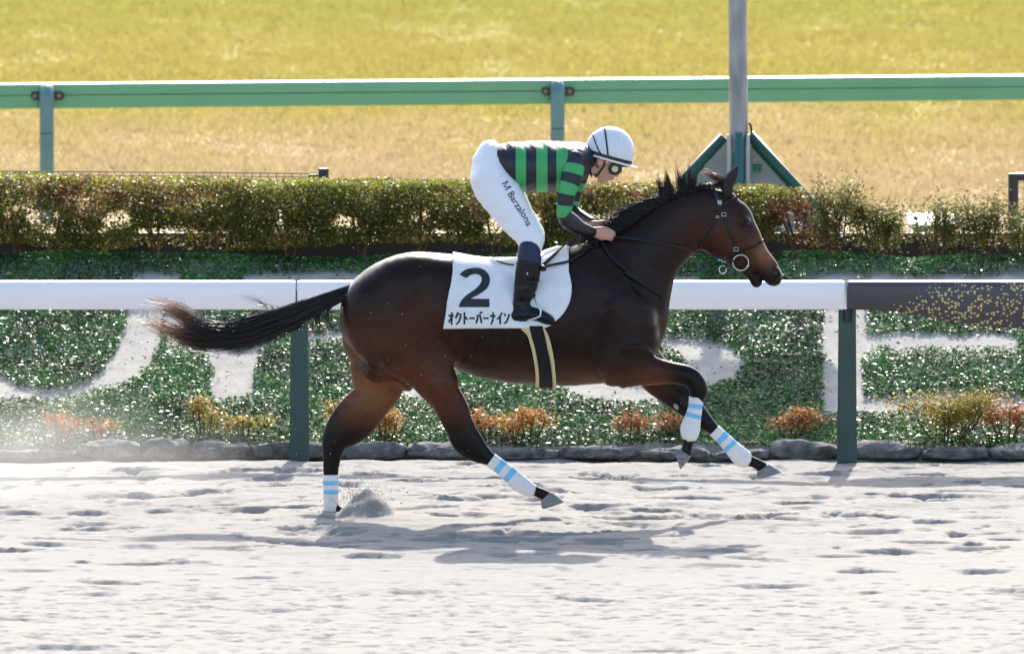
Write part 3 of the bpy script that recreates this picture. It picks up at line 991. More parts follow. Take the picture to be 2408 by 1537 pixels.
for (a, b_, nm) in (((1702, 322), (1415, 630), 'stay'), ((1762, 316), (2050, 635), 'stay')):
    mb = MB()
    p, q = A(*a, -.02), A(*b_, -.02)
    mb.tube([p, q], .036, 14)
    so = mb.build(nm, stay_m, pole, smooth=True)
    # flange along the inner side
    s_ = 1 if a[0] < 1730 else -1
    mb = MB()
    d_ = (q - p) / np.linalg.norm(q - p)
    st_ = p + d_ * (.26 if s_ > 0 else .10)
    nrm = np.array([s_ * abs(d_[2]), 0, -abs(d_[0])]) * .075
    f0, f1 = st_, q
    mb.prism([(f0[0], f0[2]), (f1[0], f1[2]), (f1[0] + nrm[0], f1[2] + nrm[2] * .2), (f0[0] + nrm[0], f0[2] + nrm[2] * .2)], PY + .03, PY + .045)
    mb.build('flange', mat('green_flange', (.02, .12, .06), rough=.5), so)
mb = MB()
p, q = A(1737.5, 312, -.085), A(1738, 640, -.085)
mb.tube([p, q], .035, 14)
mb.build('front_tube', mat('teal_tube', (.03, .12, .115), rough=.4), pole, smooth=True)
mb = MB()
for sx in (-.066, .066):
    mb.box((px_ + sx - .012, PY - .09, TERR), (px_ + sx + .012, PY - .055, A(1737, 315)[2]))
mb.build('channel', mat('channel_steel', (.45, .46, .48), rough=.45, metal=.3), pole)
mb = MB(); mb.tube([A(1760, 290, -.03), A(1765, 294, -.03), A(1768, 312, -.03)], .008, 6)
mb.build('cable', wall_m, pole)
lab_m = mat('green_label', (.10, .36, .20), rough=.5)
mb = MB(); a, b_ = A(1770, 386, .085), A(1792, 405, .085)
mb.box((a[0], PY + .082, b_[2]), (b_[0], PY + .088, a[2])); lb = mb.build('label_plate', lab_m, pan)
ink_m = mat('dark_ink', (.012, .03, .02), rough=.6)
mb = MB()
def ink(u0, v0, u1, v1):
    a, b_ = A(u0, v0), A(u1, v1)
    mb.box((a[0], PY + .078, b_[2]), (b_[0], PY + .0815, a[2]))
for k in range(5): ink(1772 + k * 3.8, 388.5, 1774.6 + k * 3.8, 391.5)
for (uu0, uu1) in ((1774, 1779), (1784, 1789)):
    ink(uu0, 395.5, uu1, 396.5); ink(uu0 + .8, 397.8, uu1 - .8, 398.8); ink(uu0, 400, uu1, 401.2); ink((uu0 + uu1) / 2 - .5, 396.5, (uu0 + uu1) / 2 + .5, 397.8)
mb.build('lettering', ink_m, lb)
mb = MB(); a, b_ = A(1769, 374, .085), A(1781, 384, .085)
mb.box((a[0], PY + .082, b_[2]), (b_[0], PY + .088, a[2])); mb.build('blank_tag', mat('pale_tag', (.48, .52, .52), rough=.5), pan)
# the sign board sits above the picture; its shadow falls on the bank
mb = MB()
bx0, bx1, bz0, bz1 = P(1640, 0, PY)[0], P(2035, 0, PY)[0], 2.86, 3.72
rr = .16
poly = []
for cx_, cz_, a0 in ((bx1 - rr, bz0 + rr, -90), (bx1 - rr, bz1 - rr, 0), (bx0 + rr, bz1 - rr, 90), (bx0 + rr, bz0 + rr, 180)):
    for a in np.linspace(a0, a0 + 90, 7):
        poly.append((cx_ + rr * math.cos(math.radians(a)), cz_ + rr * math.sin(math.radians(a))))
mb.prism(poly, PY - .11, PY - .07)
mb.build('sign_board', white_m, pole)

# ---- dark wire fences behind the hedge
fence_m = mat('dark_brown_metal', (.035, .030, .032), rough=.4, spec=.5)
FY = 9.55
def fence(posts, u0, u1, vt0, vt1, label, rail_r, wires):
    o = empty('wire_fence', (P(posts[0], 500, FY)[0], FY, TERR), label, 'fence')
    for u in posts:
        a = P(u, vt0 if abs(u - u0) > 30 else vt1, FY)
        mb = MB(); mb.tube([(a[0], FY, TERR - .1), (a[0], FY, a[2])], .036, 16); po = mb.build('post', fence_m, o, smooth=True)
        po.data.set_sharp_from_angle(angle=math.radians(40))
        mb = MB(); mb.tube([(a[0], FY, a[2] + .002), (a[0], FY, a[2] + .012)], [.041, .037], 16); mb.build('cap', fence_m, po)
    for dv, r in wires:
        mb = MB(); mb.tube([P(u0, vt0 + dv, FY), P(u1, vt1 + dv, FY)], r, 6 if r < .01 else 12); mb.build('rail' if r > .01 else 'wire', fence_m, o)
    mb = MB()
    for u in np.arange(min(u0, u1), max(u0, u1), 19.0):
        tt = (u - u0) / (u1 - u0)
        a, b_ = P(u, vt0 + (vt1 - vt0) * tt, FY - .006), P(u, vt0 + (vt1 - vt0) * tt + 130, FY - .006)
        mb.tube([a, b_], .0022, 4)
    if len(mb.v): tag(mb.build('wire_mesh', fence_m, o), kind='stuff')
    return o
fence([761, -300], -300, 752, 400, 408, 'dark wire mesh fence with a capped round end post behind the long hedge', .01, [(0, .004), (8, .003), (70, .003), (130, .003)])
fence([2383, 2800], 2390, 2900, 412, 412, 'dark fence post and rail with thin wires beside the loose shrubs', .02, [(4, .028), (17, .003), (56, .003), (96, .003)])
a = P(752, 410, FY); b_ = P(725, 411, FY)
mb = MB(); mb.box((b_[0], FY - .03, a[2] - .03), (a[0], FY + .03, a[2]))
fx = mb.build('end_bracket', fence_m, [o for o in COL.objects if o.name == 'wire_fence'][0])

# ---- small green utility box with a white lid
boxg_m = mat('green_box_paint', (.035, .16, .12), rough=.5)
lid_m = mat('white_lid', (.50, .52, .53), rough=.35)
UY = 10.6
a, b_ = P(2150, 524, UY), P(2228, 600, UY)
ub = empty('utility_box', ((a[0] + b_[0]) / 2, UY, TERR), 'small green utility box with a sloping white lid behind the loose shrubs', 'box')
mb = MB(); mb.box((a[0], UY, TERR - .02), (b_[0], UY + .3, P(2190, 522, UY)[2])); mb.build('body', boxg_m, ub, bevel=.005)
mb = MB()
l, r_ = P(2136, 520, UY)[0], P(2245, 520, UY)[0]
z0 = P(2190, 526, UY)[2]; z1 = P(2190, 500, UY + .34)[2]
mb.add([(l, UY - .05, z0), (r_, UY - .05, z0), (r_, UY + .36, z1), (l, UY + .36, z1), (l, UY - .05, z0 - .02), (r_, UY - .05, z0 - .02), (r_, UY + .36, z1 - .02), (l, UY + .36, z1 - .02)],
       [(0, 1, 2, 3), (7, 6, 5, 4), (0, 4, 5, 1), (1, 5, 6, 2), (2, 6, 7, 3), (3, 7, 4, 0)])
mb.build('lid', lid_m, ub)
# ================================================================ HORSE
FN, FFAR = -.15, .13          # y of near / far fore legs
HN, HFAR = -.15, .13          # y of near / far hind legs
lo = P(735, 1240, 0); hi = P(1865, 370, 0)
S = SDF((lo[0], -.44, -.09), (hi[0], .44, hi[2]), .0085)
def tor(u, t, b, w, y=0):
    return pair(ID, (u, t), (u, b), w, y)
# trunk
S.chain([tor(836, 690, 765, .085), tor(868, 648, 830, .18), tor(915, 615, 862, .245), tor(975, 592, 868, .275), tor(1040, 597, 858, .268), tor(1100, 605, 868, .262),
         tor(1150, 611, 889, .272), tor(1210, 614, 901, .285), tor(1270, 607, 905, .288), tor(1325, 590, 907, .275), tor(1375, 576, 905, .25), tor(1420, 574, 898, .225),
         tor(1470, 590, 880, .19), tor(1510, 625, 850, .15), tor(1532, 680, 800, .10)], k=.01, m=4)
# croup: two rounded muscle masses and the spine groove between
for sy in (-1, 1):
    S.chain([[*P(880, 705, sy * .10), .13, .11], [*P(960, 672, sy * .125), .185, .135], [*P(1045, 665, sy * .12), .15, .12]], k=.06)
# chest and shoulders
S.chain([pair(ID, (1500, 640), (1552, 720), .14, 0), pair(ID, (1470, 760), (1548, 770), .17, 0), pair(ID, (1440, 850), (1538, 835), .17, 0)], k=.06)
for sy in (-1, 1):
    S.chain([[*P(1375, 610, sy * .10), .09, .06], [*P(1420, 690, sy * .165), .15, .085], [*P(1475, 775, sy * .185), .17, .085], [*P(1470, 850, sy * .17), .14, .09]], k=.07)
    S.chain([[*P(1500, 745, sy * .14), .09, .07], [*P(1515, 800, sy * .12), .085, .08]], k=.05)
# neck
S.chain([pair(ID, (1372, 578), (1500, 800), .17, 0), pair(ID, (1436, 548), (1546, 715), .145, 0), pair(ID, (1497, 512), (1570, 658), .118, 0), pair(ID, (1560, 472), (1603, 612), .098, 0),
         pair(ID, (1622, 446), (1643, 585), .088, 0), pair(ID, (1675, 434), (1690, 545), .082, 0)], k=.05)
# head
S.chain([pair(ID, (1706, 432), (1668, 520), .075, 0), pair(ID, (1733, 455), (1652, 566), .092, 0), pair(ID, (1760, 490), (1655, 590), .098, 0), pair(ID, (1781, 530), (1688, 606), .088, 0),
         pair(ID, (1796, 566), (1728, 622), .070, 0), pair(ID, (1812, 596), (1765, 630), .054, 0), pair(ID, (1829, 618), (1786, 651), .052, 0), pair(ID, (1836, 640), (1803, 666), .048, 0)], k=.025)
S.chain([[*P(1722, 610), .03, .06], [*P(1746, 630), .029, .045], [*P(1768, 650), .029, .036], [*P(1779, 664), .034, .036]], k=.016)
for sy in (-1, 1):       # cheek, brow, nostril rim, facial crest
    S.chain([[*P(1690, 545, sy * .055), .09, .045], [*P(1700, 570, sy * .055), .075, .04]], k=.03)
    S.chain([[*P(1743, 515, sy * .074), .015, .012], [*P(1758, 519, sy * .070), .014, .012]], k=.03)
    S.chain([[*P(1742, 545, sy * .083), .012, .012], [*P(1768, 578, sy * .066), .010, .010]], k=.02)
    S.chain([[*P(1824, 633, sy * .045), .022, .014], [*P(1832, 645, sy * .043), .018, .014]], k=.012)
    S.chain([[*P(1820, 640, sy * .066), .013, .012], [*P(1826, 646, sy * .066), .010, .012]], k=.006, cut=True)
# near hind leg
r_ = lambda px: px / SC
S.chain([[*P(928, 700, -.085), r_(112), .145], [*P(936, 772, -.115), r_(116), .15], [*P(986, 838, -.135), r_(74), .122], [*P(1030, 904, HN), r_(45), .088]], k=.045, m=4)
S.chain([[*P(1000, 790, -.13), r_(58), .11], [*P(1022, 846, -.14), r_(45), .085]], k=.04)
NH = [[*P(1030, 904, HN), r_(45), .088]] + \
     pairs(Z6, [((1000, 310), (1295, 250), .078, HN), ((1060, 370), (1340, 340), .068, HN), ((1110, 450), (1390, 455), .058, HN), ((1150, 530), (1412, 530), .050, HN), ((1190, 600), (1442, 602), .046, HN),
                ((1220, 690), (1482, 672), .046, HN), ((1290, 757), (1532, 748), .042, HN), ((1400, 838), (1572, 787), .034, HN), ((1530, 908), (1606, 817), .031, HN),
                ((1640, 975), (1708, 898), .029, HN), ((1790, 1110), (1880, 1035), .032, HN), ((1870, 1155), (1940, 1075), .036, HN), ((1938, 1172), (1968, 1090), .030, HN), ((1985, 1200), (2040, 1118), .033, HN), ((2010, 1205), (2080, 1142), .036, HN)])
S.chain(NH, k=.045, m=3)
# far hind leg
FH = pairs(ID, [((820, 720), (1040, 700), .13, .09), ((803, 790), (1040, 800), .14, .115), ((806, 840), (1010, 850), .125, .125)]) + \
     pairs(Z6, [((360, 60), (860, 120), .11, HFAR), ((390, 150), (850, 200), .10, HFAR), ((412, 240), (815, 262), .09, HFAR), ((385, 335), (745, 335), .078, HFAR), ((318, 402), (690, 408), .068, HFAR), ((250, 470), (628, 482), .06, HFAR),
                ((180, 552), (545, 568), .052, HFAR), ((134, 618), (445, 645), .048, HFAR), ((124, 668), (362, 715), .046, HFAR), ((128, 745), (318, 782), .042, HFAR), ((131, 850), (290, 850), .036, HFAR), ((135, 950), (270, 950), .032, HFAR),
                ((138, 1050), (266, 1050), .030, HFAR), ((145, 1200), (258, 1200), .030, HFAR), ((150, 1290), (280, 1280), .033, HFAR), ((190, 1340), (330, 1320), .034, HFAR)])
S.chain(FH, k=.045, m=3)
S.chain([[*P(900, 800, 0), .16, .12], [*P(890, 850, 0.02), .10, .09]], k=.05)
# near fore leg
NF = [[*P(1455, 800, -.16), .13, .085]] + pairs(ID, [((1458, 910), (1478, 800), .088, -.165), ((1500, 908), (1500, 826), .078, -.16), ((1540, 905), (1540, 841), .064, FN), ((1585, 903), (1588, 853), .052, FN), ((1608, 906), (1632, 865), .047, FN), ((1619, 917), (1656, 889), .046, FN),
                ((1622, 930), (1662, 915), .042, FN), ((1623, 940), (1655, 940), .034, FN)]) + \
     pairs(Z7, [((1078, 780), (1180, 795), .028, FN), ((1050, 900), (1160, 905), .030, FN), ((1030, 975), (1150, 965), .034, FN), ((1025, 1035), (1120, 1040), .030, FN), ((1015, 1090), (1105, 1110), .031, FN), ((1010, 1110), (1092, 1160), .034, FN)])
S.chain(NF, k=.035, m=3)
S.chain([[*P(1437, 890, -.17), .045, .05], [*P(1440, 870, -.17), .07, .06]], k=.03)
# far fore leg
FF = [[*P(1480, 810, .15), .12, .08]] + pairs(Z7, [((600, 480), (850, 290), .075, .145), ((715, 600), (960, 430), .068, FFAR), ((865, 715), (1065, 550), .058, FFAR), ((1000, 808), (1165, 672), .050, FFAR), ((1088, 872), (1232, 765), .047, FFAR), ((1180, 930), (1290, 845), .040, FFAR),
                ((1258, 975), (1335, 908), .034, FFAR), ((1390, 1085), (1455, 1030), .029, FFAR), ((1500, 1205), (1590, 1130), .034, FFAR), ((1560, 1245), (1625, 1170), .034, FFAR), ((1605, 1250), (1660, 1180), .031, FFAR), ((1665, 1290), (1745, 1225), .034, FFAR)])
S.chain(FF, k=.035, m=3)
horse_me = S.mesh('body', 3)
V = coords(horse_me).astype(float)
hu, hv = project(V)
nrm = np.empty(len(V) * 3, dtype=np.float32); horse_me.vertices.foreach_get('normal', nrm); nrm = nrm.reshape(-1, 3).astype(float)
def linedist(pts):
    c_ = catmull(pts, 8) if len(pts) > 2 else np.array(pts, float)
    dmin = np.full(len(hu), 1e9)
    for i_ in range(len(c_) - 1):
        a_, b_ = c_[i_], c_[i_ + 1]; e_ = b_ - a_
        t_ = np.clip(((hu - a_[0]) * e_[0] + (hv - a_[1]) * e_[1]) / (e_ @ e_ + 1e-9), 0, 1)
        dmin = np.minimum(dmin, np.hypot(hu - a_[0] - t_ * e_[0], hv - a_[1] - t_ * e_[1]))
    return dmin
side = np.clip(np.abs(nrm[:, 1]) * 1.6 - .3, 0, 1)
disp = np.zeros(len(V))
for pts, dp_, wd_ in (([(1060, 690), (1080, 760), (1076, 820), (1064, 858)], .016, 12), ([(1412, 905), (1394, 850), (1398, 790), (1425, 725)], .013, 13), ([(1540, 838), (1502, 816), (1468, 820)], .015, 8),
                      ([(1440, 600), (1488, 690), (1522, 760)], .009, 15), ([(1650, 598), (1602, 650), (1562, 720)], .006, 10), ([(1000, 640), (950, 700), (905, 760)], .006, 15), ([(845, 690), (862, 775), (905, 848)], .008, 12),
                      ([(1040, 925), (1062, 990)], .006, 8), ([(1100, 640), (1140, 690), (1100, 790)], .004, 18), ([(1420, 740), (1470, 700), (1505, 720)], .005, 12), ([(1560, 872), (1600, 876)], .004, 6), ([(1648, 560), (1664, 588), (1690, 602)], .006, 6)):
    disp -= dp_ * np.exp(-(linedist(pts) / wd_) ** 2)
for k_ in range(7):
    u_ = 1105 + k_ * 27
    disp -= .0022 * np.exp(-(linedist([(u_, 730), (u_ - 8, 790), (u_ - 30, 850)]) / 6) ** 2)
disp = disp * side + .007 * fbm(hu * .018, hv * .018 + V[:, 1] * 5, 70, 3) * (hv < 930)
V = V + nrm * disp[:, None]
horse_me.vertices.foreach_set('co', V.astype(np.float32).ravel()); horse_me.update()
# coat colour with some painted bounce light: dark bay, redder on flank, thighs and face, black points
def blob(u, v, ru, rv):
    return np.exp(-(((hu - u) / ru) ** 2 + ((hv - v) / rv) ** 2))
base = np.array([.0140, .0062, .0050]); red = np.array([.088, .027, .0115]); blk = np.array([.0050, .0040, .0040]); tan = np.array([.20, .082, .032])
w = np.clip(.5 * blob(840, 960, 60, 50) + .75 * blob(930, 900, 110, 70) + .35 * blob(1250, 880, 170, 45) + .5 * blob(870, 800, 90, 60) + .8 * blob(1010, 900, 70, 60) + .55 * blob(1730, 560, 60, 60) + .35 * blob(1450, 890, 120, 30) + .8 * blob(1540, 890, 60, 30) + .45 * blob(1000, 760, 90, 70) + .5 * blob(1060, 960, 60, 50) + .25 * blob(1640, 560, 60, 80), 0, 1)[:, None]
C = base * (1 - w) + red * w
w = np.clip(.9 * blob(1808, 600, 22, 26) + .5 * blob(1790, 585, 26, 30) + .35 * blob(1395, 893, 60, 14) + .95 * blob(880, 920, 75, 60) * (V[:, 1] > .03) + .5 * blob(820, 850, 30, 60) * (V[:, 1] > .03), 0, 1)[:, None]  # far inner hind leg: paler hair plus warm bounce light painted in
C = C * (1 - w) + tan * w
legs = np.clip((hv - 995) / 55, 0, 1) * (hu < 1350) + np.clip((hu - 1565) / 45, 0, 1) * (hv > 840) * (hu > 1350)
w = np.clip(legs + .9 * blob(1830, 655, 26, 18) + .9 * blob(1780, 668, 22, 14) + .6 * blob(1752, 527, 16, 12) + .5 * blob(880, 855, 40, 22), 0, 1)[:, None]
C = C * (1 - w) + blk * w
color_attr(horse_me, C)
coat_m = mat('bay_coat', attr='Col', rough=.33, spec=.18, noise=.14, nscale=26, bump=.10, bscale=120, sheen=0.0)
bz = P(1200, 1210)[2]
horse = empty('racehorse', (P(1150, 1200)[0], 0, 0), 'dark bay racehorse galloping with bandaged legs and a streaming tail', 'horse')
link('body', horse_me, coat_m, horse)
hb = bvh_of(horse_me)

def elring(c, e1, e2, ra, rb, n=16):
    return [c + ra * math.cos(t) * e1 + rb * math.sin(t) * e2 for t in np.linspace(0, 2 * math.pi, n, endpoint=False)]
def loft_chain(rows, m=4, grow=0.0, n=20):
    """rows like SDF chains -> closed elliptic tube; returns MB, ring parameter"""
    c = catmull(rows, m) if len(rows) > 2 else np.array(rows, float)
    mb = MB()
    rings = []
    for i in range(len(c)):
        d = c[min(i + 1, len(c) - 1), :3] - c[max(i - 1, 0), :3]
        d /= np.linalg.norm(d)
        e1 = np.cross(d, [0, 1.0, 0]); e1 /= np.linalg.norm(e1)
        e2 = np.cross(d, e1)
        rings.append(elring(c[i, :3], e1, e2, c[i, 3] + grow, c[i, 4] + grow, n))
    mb.loft(rings)
    par = np.repeat(np.linspace(0, 1, len(c)), n)
    return mb, par
# hooves
hoof_m = mat('grey_hoof', (.20, .195, .20), rough=.5, spec=.4, noise=.35, nscale=22, bump=.25, bscale=60, stretch=(1, 1, 3))
def hoof_part(Z, cor, sole, y, rb0=.042, rb1=.055):
    a0, a1 = P(*Z(*cor[0]), y), P(*Z(*cor[1]), y)
    s0, s1 = P(*Z(*sole[0]), y), P(*Z(*sole[1]), y)
    mb = MB()
    rings = []
    for t in np.linspace(0, 1, 7):
        p, q = a0 + (s0 - a0) * t, a1 + (s1 - a1) * t
        c = (p + q) / 2; e = (p - q) / 2
        L = np.linalg.norm(e); e = e / L
        rings.append(elring(c, e, np.array([0, 1.0, 0]), L * (1 + .04 * math.sin(t * math.pi)), rb0 + (rb1 - rb0) * t, 20))
    c = sum(rings[-1]) / 20
    rings.append([c + (p - c) * .8 for p in rings[-1]])
    rings[0] = [sum(rings[0]) / 20 + (p - sum(rings[0]) / 20) * .97 for p in rings[0]]
    mb.loft(rings)
    o = mb.build('hoof', hoof_m, horse, smooth=True)
    o.data.set_sharp_from_angle(angle=math.radians(45))
hoof_part(Z6, ((1996, 1212), (2088, 1132)), ((2010, 1285), (2203, 1222)), HN)
hoof_part(Z7, ((1002, 1100), (1096, 1172)), ((946, 1095), (1004, 1280)), FN)
hoof_part(Z7, ((1660, 1300), (1770, 1228)), ((1668, 1362), (1882, 1300)), FFAR)
hoof_part(Z6, ((185, 1345), (335, 1322)), ((215, 1420), (400, 1400)), HFAR)
# ear pair
ear_m = mat('ear_coat', (.016, .011, .010), rough=.5, spec=.3)
def ear(y, du=0, dv=0, tw=1.0):
    rows = [((1235, 460), (1290, 450)), ((1212, 390), (1318, 372)), ((1205, 330), (1312, 335)), ((1222, 270), (1342, 270)), ((1268, 195), (1360, 215)), ((1320, 148), (1368, 160)), ((1356, 124), (1366, 126))]
    mb = MB(); rings = []
    for a, b in rows:
        p, q = P(*Z3(*a), y) + np.array([du, 0, dv]), P(*Z3(*b), y) + np.array([du, 0, dv])
        c = (p + q) / 2; e = (p - q) / 2; L = np.linalg.norm(e)
        rings.append([c + e * math.cos(t) + np.array([0, 1, 0]) * (L * .55 * math.sin(t) - (.0 if math.sin(t) > 0 else L * .35 * (1 - abs(math.cos(t))) * -1)) for t in np.linspace(0, 2 * math.pi, 16, endpoint=False)])
    mb.loft(rings)
    mb.build('ear', ear_m, horse, smooth=True)
ear(-.055)
ear(.055, -.012, -.006)
# chestnut patch inside the far foreleg
a = P(*Z7(968, 740), FFAR - .062)
mb = MB(); rings = []
for t, s in ((0, .3), (.4, .9), (1, .3)):
    pass
bm = bmesh.new(); bmesh.ops.create_uvsphere(bm, u_segments=12, v_segments=8, radius=1.0)
me = bpy.data.meshes.new('chestnut')
for vtx in bm.verts:
    x_, z_ = vtx.co.x * .022, vtx.co.z * .012
    c_, s_ = math.cos(-.95), math.sin(-.95)
    vtx.co = Vector((a[0] + x_ * c_ - z_ * s_, a[1] + vtx.co.y * .016, a[2] + x_ * s_ + z_ * c_))
bm.to_mesh(me); bm.free(); link('chestnut', me, mat('chestnut_horn', (.30, .28, .27), rough=.7), horse)

# ---- hair
hair_m = mat('horse_hair', attr='Col', rough=.34, spec=.5)
def strands(name, G, rad, cols, parent, tipfrac=.25):
    """G (n,k,3) guide points, cols (n,k,3)"""
    n, k, _ = G.shape
    T = np.gradient(G, axis=1)
    T /= np.linalg.norm(T, axis=2, keepdims=True) + 1e-9
    ref = rng.normal(size=(n, 1, 3))
    A = np.cross(T, ref); A /= np.linalg.norm(A, axis=2, keepdims=True) + 1e-9
    B = np.cross(T, A)
    prof = np.clip((1 - np.linspace(0, 1, k)) / tipfrac, .12, 1)[None, :, None] * np.asarray(rad).reshape(-1, 1, 1)
    R = np.stack([G + prof * (math.cos(a) * A + math.sin(a) * B) for a in (0, 2.094, 4.189)], 2)   # n,k,3,3
    V = R.reshape(-1, 3)
    i = np.arange(n * k * 3).reshape(n, k, 3)
    F = np.concatenate([np.stack([i[:, :-1, j], i[:, :-1, (j + 1) % 3], i[:, 1:, (j + 1) % 3], i[:, 1:, j]], -1).reshape(-1, 4) for j in range(3)])
    me = mesh_np(name, V, F)
    color_attr(me, np.repeat(cols.reshape(-1, 3), 3, axis=0))
    return link(name, me, hair_m, parent)
def guide(pts, k):
    """smooth resample of control points (n,c,3) -> (n,k,3)"""
    n, c, _ = pts.shape
    out = np.empty((n, k, 3))
    q = np.concatenate([2 * pts[:, :1] - pts[:, 1:2], pts, 2 * pts[:, -1:] - pts[:, -2:-1]], 1)
    for j, s in enumerate(np.linspace(0, c - 1 - 1e-6, k)):
        i = int(s); t = s - i
        p0, p1, p2, p3 = q[:, i], q[:, i + 1], q[:, i + 2], q[:, i + 3]
        out[:, j] = .5 * ((2 * p1) + (p2 - p0) * t + (2 * p0 - 5 * p1 + 4 * p2 - p3) * t * t + (3 * p1 - p0 - 3 * p2 + p3) * t ** 3)
    return out
def uvpts(Z, U, Vv, Yv):
    """arrays of zoom points -> world"""
    u, v = Z(U, Vv)
    d = FW[None] * FPX + RT[None] * (u - 1204.0)[:, None] + UP[None] * (768.5 - v)[:, None]
    return CAM + d * ((Yv - CAM[1]) / d[:, 1])[:, None]
n = 1900
r = rng.normal(0, .46, n).clip(-1, 1)
ry = rng.normal(0, .5, n).clip(-1.2, 1.2)
br = rng.random(n) < .48         # which of the two tip locks
stop = rng.random(n) ** .38
ctl = []
J = lambda s: rng.normal(0, s, n)
ctl.append(uvpts(ZT, 2400 + J(15), 330 + r * 50, ry * .03))
ctl.append(uvpts(ZT, 2130 + J(15), 445 + r * 75, ry * .04))
ctl.append(uvpts(ZT, 1800 + J(20), 590 + r * 108, ry * .05))
ctl.append(uvpts(ZT, 1450 + J(20), 720 + r * 138, ry * .06))
ctl.append(uvpts(ZT, 1150 + J(30), 810 + r * 145, ry * .07))
ctl.append(uvpts(ZT, 880 + J(30), np.where(br, 800, 870) + r * 120, ry * .075))
ctl.append(uvpts(ZT, 660 + J(40), np.where(br, 690, 860) + r * 110 + J(18), ry * .08))
ctl.append(uvpts(ZT, np.where(br, 500, 420) + J(50), np.where(br, 560, 770) + r * 90 + J(25), ry * .08))
ctl.append(uvpts(ZT, np.where(br, 250, 140) + J(75), np.where(br, 450, 665) + r * 65 + J(30), ry * .09))
pts = np.stack(ctl, 1)
G = guide(pts, 26)
# cut strands at different lengths by re-parametrising
L_ = .42 + .58 * stop
idx = np.linspace(0, 1, 24)[None, :] * L_[:, None] * 25
i0 = np.minimum(idx.astype(int), 24); f = (idx - i0)[..., None]
G2 = np.take_along_axis(G, i0[..., None].repeat(3, 2), 1) * (1 - f) + np.take_along_axis(G, (i0 + 1)[..., None].repeat(3, 2), 1) * f
fr = np.clip((idx / 25 - .70) / .28, 0, 1)[..., None]
colr = np.array([.012, .0095, .009]) * (1 - fr) + np.array([.34, .14, .07]) * fr
colr = colr * (1 + .35 * rng.normal(size=(n, 1, 1))).clip(.3, 2)
tail = strands('tail', G2, rng.uniform(.0013, .0029, n), colr, horse, .5)
# loose wisps under the dock and below the tail
ctl = []; n = 150
x0 = rng.uniform(1750, 2200, n); lock = rng.choice([1900, 1960, 2000, 2090, 1790], n)
sel = np.stack([uvpts(ZT, lock + 60 + J2, 470 + rng.normal(0, 20, n), rng.normal(0, .02, n)) for J2 in (rng.normal(0, 14, n),)], 1)
ln = rng.uniform(.35, 1, n)
c1 = uvpts(ZT, lock + rng.normal(0, 10, n), 470 + 150 * ln, rng.normal(0, .02, n))
c2 = uvpts(ZT, lock - 5 + rng.normal(0, 18, n) + 20 * ln, 470 + 290 * ln, rng.normal(0, .02, n))
c3 = uvpts(ZT, lock + 20 + rng.normal(0, 30, n) + 60 * ln, 470 + 430 * ln, rng.normal(0, .02, n))
G3 = guide(np.stack([sel[:, 0], c1, c2, c3], 1), 14)
strands('tail_wisps', G3, rng.uniform(.0008, .0018, n), np.tile(np.array([.013, .010, .0095]), (n, 14, 1)), horse, .6)
n = 160
c0 = uvpts(ZT, 1750 + rng.normal(0, 60, n), 720 + rng.normal(0, 30, n), rng.normal(0, .02, n))
ln = rng.uniform(.4, 1, n)
c1 = uvpts(ZT, 1500 + rng.normal(0, 50, n), 830 + rng.normal(0, 35, n), rng.normal(0, .02, n))
c2 = uvpts(ZT, 1350 - 150 * ln, 930 + rng.normal(0, 30, n), rng.normal(0, .02, n))
c3 = uvpts(ZT, 1300 - 330 * ln, 985 + 60 * ln + rng.normal(0, 25, n), rng.normal(0, .02, n))
strands('tail_wisps', guide(np.stack([c0, c1, c2, c3], 1), 14), rng.uniform(.0006, .0014, n), np.tile(np.array([.016, .013, .012]), (n, 14, 1)), horse, .6)
n = 40
c0 = uvpts(ZT, 1620 + rng.normal(0, 60, n), 560 + rng.normal(0, 20, n), rng.normal(0, .02, n))
c1 = uvpts(ZT, 1470 + rng.normal(0, 30, n), 530 + rng.normal(0, 12, n), rng.normal(0, .02, n))
c2 = uvpts(ZT, 1330 + rng.normal(0, 50, n), 450 + rng.normal(0, 15, n), rng.normal(0, .02, n))
c3 = uvpts(ZT, 1190 + rng.normal(0, 60, n), 390 + rng.normal(0, 20, n), rng.normal(0, .02, n))
strands('tail_wisps', guide(np.stack([c0, c1, c2, c3], 1), 12), rng.uniform(.0004, .0009, n), np.tile(np.array([.03, .02, .018]), (n, 12, 1)), horse, .8)
# mane
crest_u = np.array([1385, 1436, 1497, 1560, 1622, 1675, 1700]); crest_v = np.array([582, 553, 516, 476, 450, 437, 433])
def mane(n, u0, u1, fn, rad, colf, name='mane'):
    u = rng.uniform(u0, u1, n)
    v = np.interp(u, crest_u, crest_v) + rng.uniform(-2, 12, n)
    y = rng.uniform(-.030, .022, n)
    du, dv, lift = fn(u, n)
    t = [0, .3, .65, 1.0]
    C_ = []
    for s in t:
        C_.append(uvpts(ID, u + du * s, v + dv * s - lift * 4 * s * (1 - s), y + rng.normal(0, .012, n) * s - .02 * s))
    K = 10
    Gm = guide(np.stack(C_, 1), K)
    strands(name, Gm, rng.uniform(rad[0], rad[1], n), colf(n, K), horse, .6)
dk_ = lambda n, K: np.tile(np.array([.011, .009, .0085]), (n, K, 1)) * (1 + .4 * rng.normal(size=(n, 1, 1))).clip(.3, 2)
